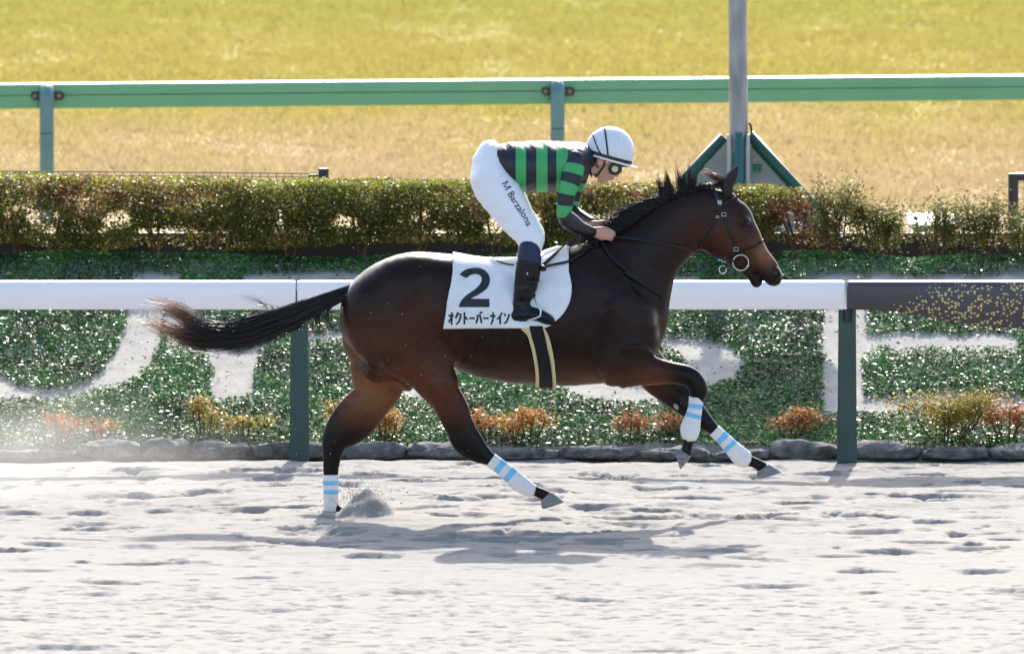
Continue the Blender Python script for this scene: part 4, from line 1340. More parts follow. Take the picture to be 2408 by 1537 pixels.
def locks(nl, per, u0, u1, fn, rad, colf=dk_, spread=9.0, name='mane'):
    """locks of hair: strands leave the crest side by side and draw together towards the tip"""
    lu = rng.uniform(u0, u1, nl)
    ldu, ldv, lift = fn(lu, nl)
    ly = rng.uniform(-.03, .02, nl)
    k = np.repeat(np.arange(nl), per); n = nl * per
    ru = lu[k] + rng.normal(0, spread, n)
    rv = np.interp(ru, crest_u, crest_v) + rng.uniform(-2, 11, n)
    ln = rng.uniform(.55, 1.0, n)
    tu, tv = lu[k] + ldu[k] * ln + rng.normal(0, 2.4, n), np.interp(lu, crest_u, crest_v)[k] + 4 + ldv[k] * ln + rng.normal(0, 2.2, n)
    C_ = []
    for s in (0, .33, .67, 1.0):
        C_.append(uvpts(ID, ru + (tu - ru) * s + rng.normal(0, 1.2, n) * s, rv + (tv - rv) * s ** 1.15 - lift[k] * 4 * s * (1 - s), ly[k] + rng.normal(0, .010, n) - .015 * s))
    strands(name, guide(np.stack(C_, 1), 10), rng.uniform(rad[0], rad[1], n), colf(n, 10), horse, .7)
locks(60, 24, 1420, 1580, lambda u, n: (-rng.uniform(50, 135, n), rng.uniform(4, 44, n), rng.uniform(6, 20, n)), (.0013, .0030), spread=11)
locks(17, 46, 1556, 1626, lambda u, n: (rng.uniform(-34, 26, n), -rng.uniform(34, 82, n), rng.uniform(-4, 6, n)), (.0014, .0030), spread=7)
locks(7, 34, 1600, 1640, lambda u, n: (rng.uniform(16, 40, n), -rng.uniform(18, 40, n), rng.uniform(2, 8, n)), (.0013, .0026), spread=6)
locks(30, 18, 1590, 1705, lambda u, n: (-rng.uniform(25, 70, n), rng.uniform(-8, 14, n), rng.uniform(3, 9, n)), (.0013, .0028), spread=8)
locks(20, 16, 1390, 1450, lambda u, n: (-rng.uniform(20, 70, n), rng.uniform(0, 28, n), rng.uniform(2, 9, n)), (.0009, .0018), spread=8)
rdc = lambda n, K: np.tile(np.array([.10, .045, .025]), (n, K, 1)) * (1 + .4 * rng.normal(size=(n, 1, 1))).clip(.3, 2)
mane(110, 1345, 1390, lambda u, n: (-rng.uniform(20, 62, n), rng.uniform(-2, 18, n), rng.uniform(2, 10, n)), (.0008, .0018), rdc)
# forelock blown back
n = 130
u = rng.normal(1703, 6, n); v = 428 + rng.normal(0, 3, n)
ln = rng.uniform(.5, 1, n)
C_ = [uvpts(ID, u - 56 * ln * s + rng.normal(0, 1.6, n) * s, v - 28 * ln * s + rng.normal(0, 1.5, n) * s - 6 * s * (1 - s), np.full(n, -.01) + rng.normal(0, .012, n)) for s in (0, .35, .7, 1)]
cc = np.linspace(0, 1, 10)[None, :, None] * np.array([.30, .12, .06]) + .012
strands('forelock', guide(np.stack(C_, 1), 10), rng.uniform(.0008, .0017, n), np.tile(cc, (n, 1, 1)), horse, .6)

# ---- leg bandages
WH = (.74, .72, .70); BL = (.20, .52, .78)
band_m = mat('white_bandage', rough=.75, spec=.2, ramp=[(0, WH), (.11, BL), (.20, WH), (.29, BL), (.38, WH), (.93, (.66, .62, .50))], noise=.04, nscale=30, bump=.25, bscale=70)
def bandage(rows, label):
    mb, par = loft_chain(rows, 6, 0.0, 22)
    me = mb.mesh('leg_bandage')
    band_attr(me, par)
    o = link('leg_bandage', me, band_m)
    return tag(o, label, 'leg bandage', 'striped bandages on the legs')
def brow(Z, rows, rb, y): return pairs(Z, [(a, b, rb_, y) for (a, b), rb_ in zip(rows, rb)])
bandage(brow(Z6, [((1532, 914), (1607, 813)), ((1630, 988), (1707, 886)), ((1715, 1065), (1808, 962)), ((1790, 1132), (1890, 1028)), ((1860, 1166), (1942, 1068)), ((1930, 1175), (1967, 1086))], [.038, .037, .038, .041, .042, .037], HN),
        'white bandage with two blue stripes on the hind leg reaching forward')
bandage(brow(Z6, [((132, 993), (270, 991)), ((137, 1100), (269, 1100)), ((141, 1200), (266, 1200)), ((138, 1260), (266, 1255)), ((140, 1320), (275, 1300))], [.038, .037, .037, .038, .040], HFAR),
        'white bandage with two blue stripes on the hind leg planted in the sand')
bandage(brow(Z7, [((1080, 650), (1205, 672)), ((1070, 745), (1193, 765)), ((1040, 835), (1182, 850)), ((1007, 925), (1176, 915)), ((1010, 985), (1165, 975)), ((1045, 1043), (1138, 1028))], [.038, .037, .038, .041, .041, .034], FN),
        'white bandage with two blue stripes on the bent foreleg')
bandage(brow(Z7, [((1253, 980), (1339, 905)), ((1335, 1062), (1430, 988)), ((1398, 1140), (1505, 1052)), ((1452, 1210), (1585, 1118)), ((1505, 1245), (1624, 1150)), ((1578, 1260), (1624, 1178))], [.038, .037, .038, .041, .042, .036], FFAR),
        'white bandage with two blue stripes on the outstretched foreleg')
# ================================================================ helpers for things lying on a surface
def hit(u, v, trees, y0=-2.0):
    """first surface met along the line of sight, for laying straps and prints on the body"""
    o = P(u, v, y0); d = ray(u, v); d = d / np.linalg.norm(d)
    best = None
    for t in trees:
        h = t.ray_cast(Vector(o), Vector(d))
        if h[0] is not None and (best is None or h[3] < best[2]):
            best = (np.array(h[0]), np.array(h[1]), h[3])
    return best
def resample(pts, step):
    pts = np.array(pts, float)
    c = catmull(pts, 12) if len(pts) > 2 else np.array([pts[0] + (pts[1] - pts[0]) * t for t in np.linspace(0, 1, 13)])
    L = np.concatenate([[0], np.cumsum(np.linalg.norm(np.diff(c, axis=0), axis=1))])
    k = max(2, int(L[-1] / step) + 1)
    s = np.linspace(0, L[-1], k)
    return np.stack([np.interp(s, L, c[:, i]) for i in range(c.shape[1])], 1)
def strap3(P3, Nr, width, th):
    """flat strap through points P3 with surface normals Nr"""
    mb = MB(); rings = []
    n = len(P3)
    for i in range(n):
        T = P3[min(i + 1, n - 1)] - P3[max(i - 1, 0)]
        T /= np.linalg.norm(T) + 1e-9
        N_ = Nr[i] - T * (Nr[i] @ T); N_ /= np.linalg.norm(N_) + 1e-9
        W = np.cross(T, N_)
        w = width[i] if hasattr(width, '__len__') else width
        h = w / 2
        c = P3[i]
        rings.append([c - W * h, c - W * h * .8 + N_ * th, c + W * h * .8 + N_ * th, c + W * h, c + W * h * .8 - N_ * th * .3, c - W * h * .8 - N_ * th * .3])
    mb.loft(rings)
    return mb
def strap(Z, pts, width, trees, th=.004, off=.004, yfree=None, step=6.0, taut=False):
    uv = resample([Z(*p) for p in pts], step)
    P3, Nr = [], []
    last = yfree if yfree is not None else -.2
    for u, v in uv:
        h = hit(u, v, trees) if trees else None
        if h is not None:
            nn = h[1] if h[1] @ np.array([0, -1, 0]) > -.2 else -h[1]
            P3.append(h[0] + nn * off); Nr.append(nn); last = h[0][1]
        else:
            P3.append(P(u, v, last)); Nr.append(np.array([0, -1.0, .1]))
    P3 = np.array(P3)
    if taut:                             # pulled straight, clear of the surface
        ym = P3[:, 1].min()
        P3 = np.array([P(u, v, ym) for u, v in uv]); Nr = [np.array([0, -1.0, .05])] * len(uv)
    elif len(P3) > 4:                      # smooth the depth along the strap
        for _ in range(3):
            P3[1:-1, 1] = np.minimum(P3[1:-1, 1], (P3[:-2, 1] + P3[2:, 1]) / 2)
    return strap3(P3, np.array(Nr), width, th)

# eyes and nostrils set into the head surface
eye_m = mat('horse_eye', (.004, .003, .003), rough=.12, spec=.3)
lid_dark = mat('dark_eyelid', (.006, .005, .005), rough=.5)
nos_m = mat('nostril_red', (.10, .012, .014), rough=.4)
for sy in (-1, 1):
    for (u_, v_, sx, sz, ins, m_, nm) in ((1751.5, 526, .028, .019, .010, lid_dark, 'eyelid'), (1752, 526.5, .018, .013, .001, eye_m, 'eye'), (1823, 641, .019, .016, .011, lid_dark, 'nostril'), (1820.5, 641, .012, .011, .007, nos_m, 'nostril_lining')):
        h = hit(u_, v_, [hb])
        c_ = h[0] * np.array([1, -sy, 1])
        bm = bmesh.new(); bmesh.ops.create_uvsphere(bm, u_segments=16, v_segments=10, radius=1.0)
        me = bpy.data.meshes.new(nm)
        for vtx in bm.verts: vtx.co = Vector((vtx.co.x * sx + c_[0], vtx.co.y * .013 + c_[1] - sy * (.013 - ins - .004) * 0 - sy * ins * .6, vtx.co.z * sz + c_[2]))
        bm.to_mesh(me); bm.free(); link(nm, me, m_, horse)

# ================================================================ SADDLE CLOTH
def trace(pts, v):
    a = catmull(pts, 8); o = np.argsort(a[:, 1])
    return np.interp(v, a[o, 1], a[o, 0])
Ledge = [(1070, 600), (1066, 625), (1056, 690), (1042, 771)]
Redge = [(1318, 583), (1330, 615), (1340, 650), (1344, 682), (1338, 712), (1322, 740), (1300, 760), (1288, 769), (1280, 771)]
cl_m = mat('white_saddle_cloth', (.76, .77, .78), rough=.7, spec=.25, noise=.05, nscale=12, bump=.15, bscale=25)
rows = []
ncol = 60
vs = np.concatenate([np.linspace(771, 640, 26)])
for v in vs:
    l, r_ = trace(Ledge, v), trace(Redge, v)
    row = []
    for s in np.linspace(0, 1, ncol):
        u = l + (r_ - l) * s
        h = hit(u, v, [hb])
        nn = h[1] if h[1][1] < 0 else -h[1]
        row.append(h[0] + nn * .012)
    rows.append(row)
# over the back, and down the far side mirrored
l, r_ = trace(Ledge, 605), trace(Redge, 600)
top = []
for s in np.linspace(0, 1, ncol):
    near = rows[-1][int(round(s * (ncol - 1)))]
    x = near[0]
    colp = []
    for tt in np.linspace(0, 1, 21)[1:-1]:
        y = near[1] * (1 - 2 * tt)
        h = hb.ray_cast(Vector((x, y, 3.0)), Vector((0, 0, -1)))
        z = h[0][2] if h[0] is not None else near[2]
        colp.append(np.array([x, y * 1.02, max(z, near[2] - .01) + .014]))
    top.append(colp)
for j in range(19):
    rows.append([top[i][j] for i in range(ncol)])
for k in range(26):
    rows.append([p * np.array([1, -1, 1]) for p in rows[25 - k]])
Vc = np.array(rows)
fz = fbm(Vc[..., 0] * 6, Vc[..., 2] * 9, 80, 3) * .016 + .010 * np.exp(-(((Vc[..., 0] - P(1195, 690)[0]) * 9 + (Vc[..., 2] - P(1195, 690)[2]) * 3) / .35) ** 2)
Vc[:26, :, 1] -= np.maximum(fz[:26], -.004)
# ease creases
for _ in range(4):
    Vc[1:-1, 1:-1] = .5 * Vc[1:-1, 1:-1] + .125 * (Vc[:-2, 1:-1] + Vc[2:, 1:-1] + Vc[1:-1, :-2] + Vc[1:-1, 2:])
nr, nc = Vc.shape[:2]
i = np.arange(nr * nc).reshape(nr, nc)
F = np.stack([i[:-1, :-1], i[:-1, 1:], i[1:, 1:], i[1:, :-1]], -1).reshape(-1, 4)
cloth_me = mesh_np('cloth', Vc.reshape(-1, 3), F)
cb = bvh_of(cloth_me)
cloth = empty('saddle_cloth', (P(1190, 680)[0], 0, P(1190, 680)[2]), 'white racing saddle cloth with a big black number on the horse', 'saddle cloth')
co = link('cloth', cloth_me, cl_m, cloth)
sol = co.modifiers.new('thick', 'SOLIDIFY'); sol.thickness = .006; sol.offset = 0
print_m = mat('black_print', (.012, .012, .016), rough=.6)
def decal(name, polys, tree, parent, off=.0055, m=print_m, maxlen=6.0):
    """flat outlines in picture pixels, laid onto a surface as print"""
    me = bpy.data.meshes.new(name)
    bm = bmesh.new()
    for poly in polys:
        f = bm.faces.new([bm.verts.new((u, v, 0)) for u, v in poly])
    bm.normal_update()
    bmesh.ops.triangulate(bm, faces=bm.faces[:], ngon_method='EAR_CLIP')
    for _ in range(5):
        e = [x for x in bm.edges if x.calc_length() > maxlen]
        if not e: break
        bmesh.ops.subdivide_edges(bm, edges=e, cuts=1)
        bmesh.ops.triangulate(bm, faces=[f for f in bm.faces if len(f.verts) > 3])
    for vtx in bm.verts:
        h = hit(vtx.co.x, vtx.co.y, [tree])
        if h is None:
            vtx.co = Vector(P(vtx.co.x, vtx.co.y, -.3)); continue
        nn = h[1] if h[1][1] < 0 else -h[1]
        vtx.co = Vector(h[0] + nn * off)
    bmesh.ops.recalc_face_normals(bm, faces=bm.faces)
    bm.to_mesh(me); bm.free()
    return link(name, me, m, parent, smooth=False)
two = [(338, 410), (375, 378), (420, 357), (480, 348), (535, 353), (580, 375), (612, 410), (625, 455), (618, 500), (595, 540), (560, 570), (510, 600), (470, 618), (447, 632), (618, 632), (620, 700), (612, 708), (335, 708), (340, 680), (360, 645), (390, 612),
       (440, 575), (490, 543), (528, 505), (547, 470), (546, 435), (522, 412), (485, 404), (440, 416), (405, 443)]
decal('number_two', [[Z4(*p) for p in two]], cb, cloth)
def stroke(pts, w):
    pts = [np.array(p, float) for p in pts]
    Lf, Rt = [], []
    for k, p in enumerate(pts):
        d = pts[min(k + 1, len(pts) - 1)] - pts[max(k - 1, 0)]
        d /= np.linalg.norm(d) + 1e-9
        nn = np.array([-d[1], d[0]]) * w / 2
        Lf.append(tuple(p + nn)); Rt.append(tuple(p - nn))
    return Lf + Rt[::-1]
# katakana strokes, each in a 1 x 1 cell (x right, y down)
KA = {'o': [[(.05, .28), (.95, .28)], [(.62, .02), (.62, .85), (.58, .95), (.42, .92)], [(.60, .30), (.42, .58), (.08, .82)]],
      'ku': [[(.42, .02), (.30, .28), (.08, .50)], [(.36, .18), (.90, .18), (.82, .48), (.60, .78), (.22, .98)]],
      'to': [[(.35, .02), (.35, .98)], [(.35, .36), (.62, .46), (.88, .62)]],
      '-': [[(.04, .50), (.96, .50)]],
      'ba': [[(.30, .22), (.24, .55), (.04, .90)], [(.58, .18), (.76, .50), (.92, .90)], [(.70, .0), (.78, .14)], [(.86, -.04), (.94, .10)]],
      'na': [[(.04, .32), (.96, .32)], [(.54, .02), (.54, .42), (.46, .70), (.20, .98)]],
      'i': [[(.86, .04), (.58, .34), (.08, .58)], [(.56, .36), (.56, .98)]],
      'n': [[(.08, .14), (.34, .32)], [(.06, .90), (.40, .80), (.70, .52), (.92, .16)]]}
text = ['o', 'ku', 'to', '-', 'ba', '-', 'na', 'i', 'n']
x0, x1, y0, y1 = 234, 812, 752, 868
cw = (x1 - x0) / len(text)
polys = []
for k, ch in enumerate(text):
    for st in KA[ch]:
        pp = [Z4(x0 + cw * (k + .06 + .88 * a), y0 + (y1 - y0) * b_) for a, b_ in st]
        polys.append(stroke(pp, 4.3))
decal('name_lettering', polys, cb, cloth, maxlen=10)

# ================================================================ GIRTH AND SADDLE
girth = empty('girth', (P(1265, 840)[0], 0, P(1265, 840)[2]), 'black girth strap with pale yellow edges round the belly', 'girth')
def around(uvL, uvR, name, m, off, parent):
    """band round the belly: near side from the photo outline, underside followed, far side mirrored"""
    rows = []
    for (a, b_) in zip(uvL, uvR):
        row = []
        for s in np.linspace(0, 1, 6):
            u, v = a[0] + (b_[0] - a[0]) * s, a[1] + (b_[1] - a[1]) * s
            h = hit(u, v, [hb])
            if h is None: row.append(None)
            else:
                nn = h[1] if h[1][1] < .2 else -h[1]
                row.append(h[0] + nn * off)
        rows.append(row)
    rows = [r for r in rows if all(p is not None for p in r)]
    last = rows[-1]
    for tt in np.linspace(0, 1, 14)[1:]:
        row = []
        for p in last:
            y = p[1] * (1 - 2 * tt)
            h = hb.ray_cast(Vector((p[0], y, -1.0)), Vector((0, 0, 1)))
            z = min(h[0][2], p[2]) if h[0] is not None else p[2]
            row.append(np.array([p[0], y, z - off]))
        rows.append(row)
    for r in rows[:len(rows) - 13][::-1]:
        rows.append([p * np.array([1, -1, 1]) for p in r])
    V_ = np.array(rows); a_, b2 = V_.shape[:2]
    i = np.arange(a_ * b2).reshape(a_, b2)
    F = np.stack([i[:-1, :-1], i[:-1, 1:], i[1:, 1:], i[1:, :-1]], -1).reshape(-1, 4)
    o = link(name, mesh_np(name, V_.reshape(-1, 3), F), m, parent)
    s = o.modifiers.new('thick', 'SOLIDIFY'); s.thickness = .006; s.offset = 0
def seq(Z, pts, k=16):
    return resample([Z(*p) for p in pts], 8)
gl = [(985, 880), (1010, 960), (1035, 1060), (1060, 1170), (1078, 1290), (1084, 1425)]
gr = [(1105, 880), (1130, 980), (1155, 1090), (1180, 1200), (1193, 1300), (1203, 1425)]
yl = [(905, 900), (965, 960), (1000, 1050), (1020, 1150), (1042, 1270), (1048, 1425)]
yr = [(1120, 890), (1165, 970), (1195, 1080), (1215, 1190), (1228, 1300), (1238, 1425)]
def even(pts, k=22):
    r = resample([Z4(*p) for p in pts], 2)
    return r[np.linspace(0, len(r) - 1, k).astype(int)]
around(even(yl), even(gl), 'edge_piping', mat('pale_yellow_pad', (.62, .50, .26), rough=.7), .014, girth)
around(even(gr), even(yr), 'edge_piping', bpy.data.materials['pale_yellow_pad'], .014, girth)
around(even(gl), even(gr), 'strap', mat('black_elastic', (.010, .011, .012), rough=.65, spec=.2, bump=.2, bscale=200), .018, girth)
saddle = empty('saddle', (P(1225, 610)[0], 0, P(1225, 610)[2]), 'tiny white race saddle under the rider with dark edging', 'saddle')
S2 = SDF(P(1140, 680, 0) * np.array([1, 0, 1]) + np.array([0, -.3, 0]), P(1345, 540, 0) * np.array([1, 0, 1]) + np.array([0, .3, 0]), .008)
S2.chain([[*P(1160, 614), .022, .10], [*P(1200, 616), .030, .10], [*P(1245, 612), .028, .09], [*P(1285, 598), .03, .07], [*P(1312, 585), .020, .05]], k=.02)
for sy in (-1, 1):
    S2.chain([[*P(1262, 612, sy * .09), .05, .03], [*P(1258, 640, sy * .165), .06, .03]], k=.04)
link('seat', S2.mesh('seat', 2), mat('white_saddle_leather', (.74, .75, .76), rough=.4), saddle)
strap(Z4, [(620, 262), (700, 300), (780, 322), (850, 332)], .010, [cb], off=.010).build('edging_strap', mat('black_leather', (.009, .009, .010), rough=.45, spec=.3), saddle)
leather = bpy.data.materials['black_leather']

# ================================================================ PERSON (rider)
rider = empty('person', (P(1250, 600)[0], 0, P(1250, 600)[2]), 'person riding crouched in green and black striped jersey, white breeches and white helmet', 'person')
def R1(*a): return P(*Z1(*a))
def bx(lo_uv, hi_uv, yr, h):
    a, b_ = P(*lo_uv), P(*hi_uv)
    return SDF((a[0], -yr, a[2]), (b_[0], yr, b_[2]), h)
# --- arms (shared centre lines)
ARM = pairs(Z1, [((1150, 430), (1345, 545), .062, -.170), ((1110, 600), (1325, 690), .060, -.195), ((1072, 740), (1275, 815), .055, -.21), ((1050, 860), (1245, 882), .052, -.215), ((1047, 980), (1226, 990), .050, -.215), ((1044, 1066), (1206, 1078), .049, -.21)])
FORE = pairs(Z1, [((1064, 1030), (1188, 1040), .040, -.212), ((1062, 1155), (1238, 1085), .046, -.205), ((1130, 1222), (1290, 1115), .044, -.185), ((1230, 1276), (1345, 1165), .040, -.155), ((1335, 1312), (1410, 1200), .034, -.125), ((1425, 1328), (1442, 1218), .030, -.095)])
def far(rows, du=0, dv=0, sh=1.0):
    out = []
    for x, y, z, ra, rb in rows:
        d = P(1204 + du, 768.5 + dv, 0) - P(1204, 768.5, 0)
        out.append([x + d[0], -y, z + d[2], ra * sh, rb])
    return out
ARMF = far(ARM, 18, 0)
FOREF = pairs(Z1, [((1150, 1010), (1275, 1010), .044, .20), ((1200, 1080), (1300, 1020), .044, .18), ((1300, 1150), (1350, 1050), .038, .13), ((1420, 1185), (1455, 1120), .03, .06)])
# --- continuous skin body
B = bx((1095, 780), (1520, 268), .36, .0045)
B.chain([[*P(*Z2(700, 640)), .095, .074], [*P(*Z2(880, 640)), .100, .076]], k=.03)                      # cranium
B.chain([[*P(*Z2(840, 800)), .060, .064], [*P(*Z2(752, 955)), .047, .054], [*P(*Z2(695, 1070)), .029, .036]], k=.025)   # face to chin
B.chain([[*P(*Z2(868, 890)), .021, .046], [*P(*Z2(842, 1000)), .018, .034], [*P(*Z2(790, 1068)), .014, .026]], k=.02)  # cheeks to mouth
B.chain([[*P(*Z2(952, 900)), .010, .011], [*P(*Z2(940, 980)), .0115, .012], [*P(*Z2(914, 1030)), .0125, .016]], k=.008)  # nose
B.chain([[*P(*Z2(868, 1078)), .0065, .017], [*P(*Z2(850, 1088)), .0065, .019]], k=.004)                     # lips
B.chain([[*P(*Z2(832, 1102)), .0065, .016], [*P(*Z2(812, 1106)), .0065, .018]], k=.004)
B.chain([[*P(*Z2(700, 1102)), .0185, .022], [*P(*Z2(655, 1085)), .021, .030]], k=.014)                      # chin
B.chain([[*P(*Z2(640, 820)), .072, .058], [*P(*Z2(480, 830)), .070, .060], [*P(*Z2(300, 760)), .075, .07], [*P(*Z2(50, 760)), .09, .12]], k=.04)   # neck
for sy in (-1, 1):
    B.chain([[*P(*Z2(625, 760), sy * .080), .022, .008], [*P(*Z2(640, 840), sy * .080), .016, .008]], k=.008)        # ears
    B.chain([[*P(*Z2(650, 790), sy * .088), .008, .006], [*P(*Z2(655, 820), sy * .088), .007, .006]], k=.004, cut=True)
B.chain([[*P(1170, 380), .075, .10], [*P(1220, 380), .115, .13], [*P(1300, 385), .12, .155], [*P(1345, 382), .10, .15]], k=.04)   # trunk
B.chain([[x, y, z, ra * .78, rb * .78] for x, y, z, ra, rb in ARM], k=.03)
B.chain([[x, y, z, ra * .78, rb * .78] for x, y, z, ra, rb in FORE], k=.03)
B.chain([[x, y, z, ra * .78, rb * .78] for x, y, z, ra, rb in ARMF], k=.03)
B.chain([[x, y, z, ra * .78, rb * .78] for x, y, z, ra, rb in FOREF], k=.03)
LEG = pairs(Z1, [((112, 742), (562, 690), .13, -.085), ((190, 905), (642, 812), .105, -.125), ((320, 1080), (722, 932), .090, -.165), ((440, 1212), (792, 1072), .080, -.20), ((560, 1330), (850, 1205), .072, -.235), ((612, 1400), (902, 1322), .070, -.255), ((635, 1475), (885, 1455), .064, -.265)])
for sy in (1, -1):
    B.chain([[x, y * sy, z, ra * .8, rb * .8] for x, y, z, ra, rb in LEG], k=.04)
B.chain([[*P(1160, 405), .075, .10], [*P(1165, 430), .08, .11]], k=.04)
# hands: palm, four curled fingers and thumb on each side, closed round the reins
def hand(c0, y0, sgn, dx=0, dz=0, yt=0):
    def H(x, z, y): 
        p = P(*Z8(x + dx, z + dz), y0 + y * sgn + yt)
        return p
    B.chain([[*H(1190, 780, 0), .028, .022], [*H(1270, 800, .003), .034, .020], [*H(1350, 822, .008), .037, .018], [*H(1400, 832, .010), .034, .016]], k=.012)
    for q, (xa, za, ln) in enumerate([(1432, 772, 1.10), (1440, 812, 1.15), (1434, 850, 1.05), (1418, 885, .85)]):
        B.chain([[*H(xa - 70, za + 4, .010), .011, .011], [*H(xa, za, .008), .0115, .0115], [*H(xa + 62 * ln, za + 12, .014), .0105, .0105], [*H(xa + 84 * ln, za + 34, .030), .0095, .0095], [*H(xa + 40 * ln, za + 44, .044), .0085, .0085]], k=.0025, m=3)
    B.chain([[*H(1270, 752, .004), .015, .015], [*H(1370, 738, .016), .0135, .0135], [*H(1450, 756, .026), .0115, .0115], [*H(1530, 800, .030), .010, .010]], k=.004, m=3)
hand(None, -.085, 1)
hand(None, .02, 1, 20, -95)
body_me = B.mesh('body', 1)
skin_m = mat('skin', (.56, .30, .23), rough=.5, spec=.35, noise=.06, nscale=40)
skin_m.node_tree.nodes['Principled BSDF'].inputs['Subsurface Weight'].default_value = .15
skin_m.node_tree.nodes['Principled BSDF'].inputs['Subsurface Radius'].default_value = (.02, .008, .005)
link('body', body_me, skin_m, rider)
bb = bvh_of(body_me)

# --- jersey
GR = (.045, .36, .115); NV = (.014, .015, .026)
J = bx((1155, 480), (1400, 318), .30, .006)
TOR = pairs(Z1, [((405, 325), (500, 560), .135, 0), ((490, 308), (570, 720), .155, 0), ((590, 294), (650, 800), .165, 0), ((720, 287), (750, 836), .172, 0), ((860, 284), (870, 840), .178, 0), ((1000, 284), (1000, 840), .185, 0),
              ((1120, 288), (1110, 810), .190, 0), ((1230, 296), (1230, 720), .185, 0), ((1320, 308), (1330, 640), .150, 0), ((1375, 335), (1392, 610), .10, 0)])
J.chain(TOR, k=.01)
for sy in (-1, 1):
    J.chain([[*R1(1130, 470)[[0]], sy * .14, R1(1130, 470)[2], .075, .06], [*R1(1250, 480)[[0]], sy * .155, R1(1250, 480)[2], .07, .06]], k=.05)
jer_me = J.mesh('jersey', 2)
V = coords(jer_me).astype(float)
ju, jv = project(V)
zx = (ju / .602 - 1800) * 2.795; zy = (jv / .602 - 450) * 2.795
# wrinkles in the satin
nrm = np.empty(len(V) * 3, dtype=np.float32); jer_me.vertices.foreach_get('normal', nrm); nrm = nrm.reshape(-1, 3)
wr = fbm(zx * .012 + V[:, 1] * 9, zy * .006 + V[:, 1] * 5, 60, 3)
V = V + nrm * (.010 * wr)[:, None]
jer_me.vertices.foreach_set('co', V.astype(np.float32).ravel())
slx = zx - (zy - 560) * .02 * np.where(zx < 560, 1.6, .2)
band_attr(jer_me, np.clip((slx - 300) / 1200, 0, 1))
bp = lambda x: (x - 300) / 1200
silk_m = mat('satin_stripes', rough=.42, spec=.42, ramp=[(0, NV), (bp(597), GR), (bp(712), NV), (bp(823), GR), (bp(943), NV), (bp(1045), GR), (bp(1168), NV)], bump=.12, bscale=45)
link('jersey', jer_me, silk_m, rider)
def tube_part(name, rows, m, parent, h=.006, k=.01, sm=2, bandf=None, wr=0.0):
    r = np.array(rows)
    pad = r[:, 3:5].max() + .03
    T_ = SDF(r[:, :3].min(0) - pad, r[:, :3].max(0) + pad, h)
    T_.chain(rows, k=k)
    me = T_.mesh(name, sm)
    V_ = coords(me).astype(float)
    if wr:
        nn = np.empty(len(V_) * 3, dtype=np.float32); me.vertices.foreach_get('normal', nn); nn = nn.reshape(-1, 3)
        V_ = V_ + nn * (wr * fbm(V_[:, 0] * 14 + V_[:, 1] * 6, V_[:, 2] * 22, 61, 3))[:, None]
        me.vertices.foreach_set('co', V_.astype(np.float32).ravel())
    if bandf is not None:
        band_attr(me, bandf(V_, rows))
    return link(name, me, m, parent)
def along(V_, rows):
    """position of each vertex along the centre line, 0..1"""
    c = catmull(np.array(rows)[:, :3], 10)
    L_ = np.concatenate([[0], np.cumsum(np.linalg.norm(np.diff(c, axis=0), axis=1))]); L_ /= L_[-1]
    out = np.empty(len(V_))
    for s in range(0, len(V_), 4000):
        d = ((V_[s:s + 4000, None, :] - c[None]) ** 2).sum(2)
        j = d.argmin(1); j = np.clip(j, 1, len(c) - 2)
        tdir = c[j + 1] - c[j - 1]; ll = (tdir ** 2).sum(1)
        t = ((V_[s:s + 4000] - c[j - 1]) * tdir).sum(1) / ll
        out[s:s + 4000] = L_[j - 1] + (L_[j + 1] - L_[j - 1]) * t
    return np.clip(out, 0, 1)
slv = mat('satin_sleeve_stripes', rough=.42, spec=.42, ramp=[(0, NV), (.10, GR), (.275, NV), (.45, GR), (.645, NV), (.845, GR)], bump=.12, bscale=45)
tube_part('sleeve', ARM, slv, rider, bandf=along, wr=.006)
tube_part('sleeve', ARMF, slv, rider, bandf=along, wr=.006)
und_m = mat('black_stretch_sleeve', (.013, .014, .020), rough=.36, spec=.5)
tube_part('undersleeve', FORE, und_m, rider, h=.005)
tube_part('undersleeve', FOREF, und_m, rider, h=.005)
# --- breeches
BR = bx((1098, 600), (1290, 330), .36, .006)
BR.chain(pairs(Z1, [((205, 470), (430, 330), .125, 0), ((130, 600), (500, 480), .155, 0), ((106, 720), (560, 640), .165, 0), ((150, 820), (600, 740), .15, 0)]), k=.02)
for sy in (1, -1):
    BR.chain([[x, y * sy, z, ra, rb] for x, y, z, ra, rb in LEG], k=.03)
br_me = BR.mesh('breeches', 2)
V = coords(br_me).astype(float)
nn = np.empty(len(V) * 3, dtype=np.float32); br_me.vertices.foreach_get('normal', nn); nn = nn.reshape(-1, 3)
V = V + nn * (.012 * fbm(V[:, 0] * 7 + V[:, 2] * 5, V[:, 2] * 16 - V[:, 0] * 8, 63, 3) + .010 * np.clip(1.75 - V[:, 2], 0, .3) / .3 * np.abs(fbm(V[:, 2] * 13 + V[:, 0] * 4, V[:, 0] * 6 - V[:, 2] * 3, 64, 3)))[:, None]
br_me.vertices.foreach_set('co', V.astype(np.float32).ravel())
white_cl = mat('white_breeches', (.80, .80, .82), rough=.55, spec=.4, bump=.1, bscale=60)
bro = link('breeches', br_me, white_cl, rider)
brb = bvh_of(br_me)
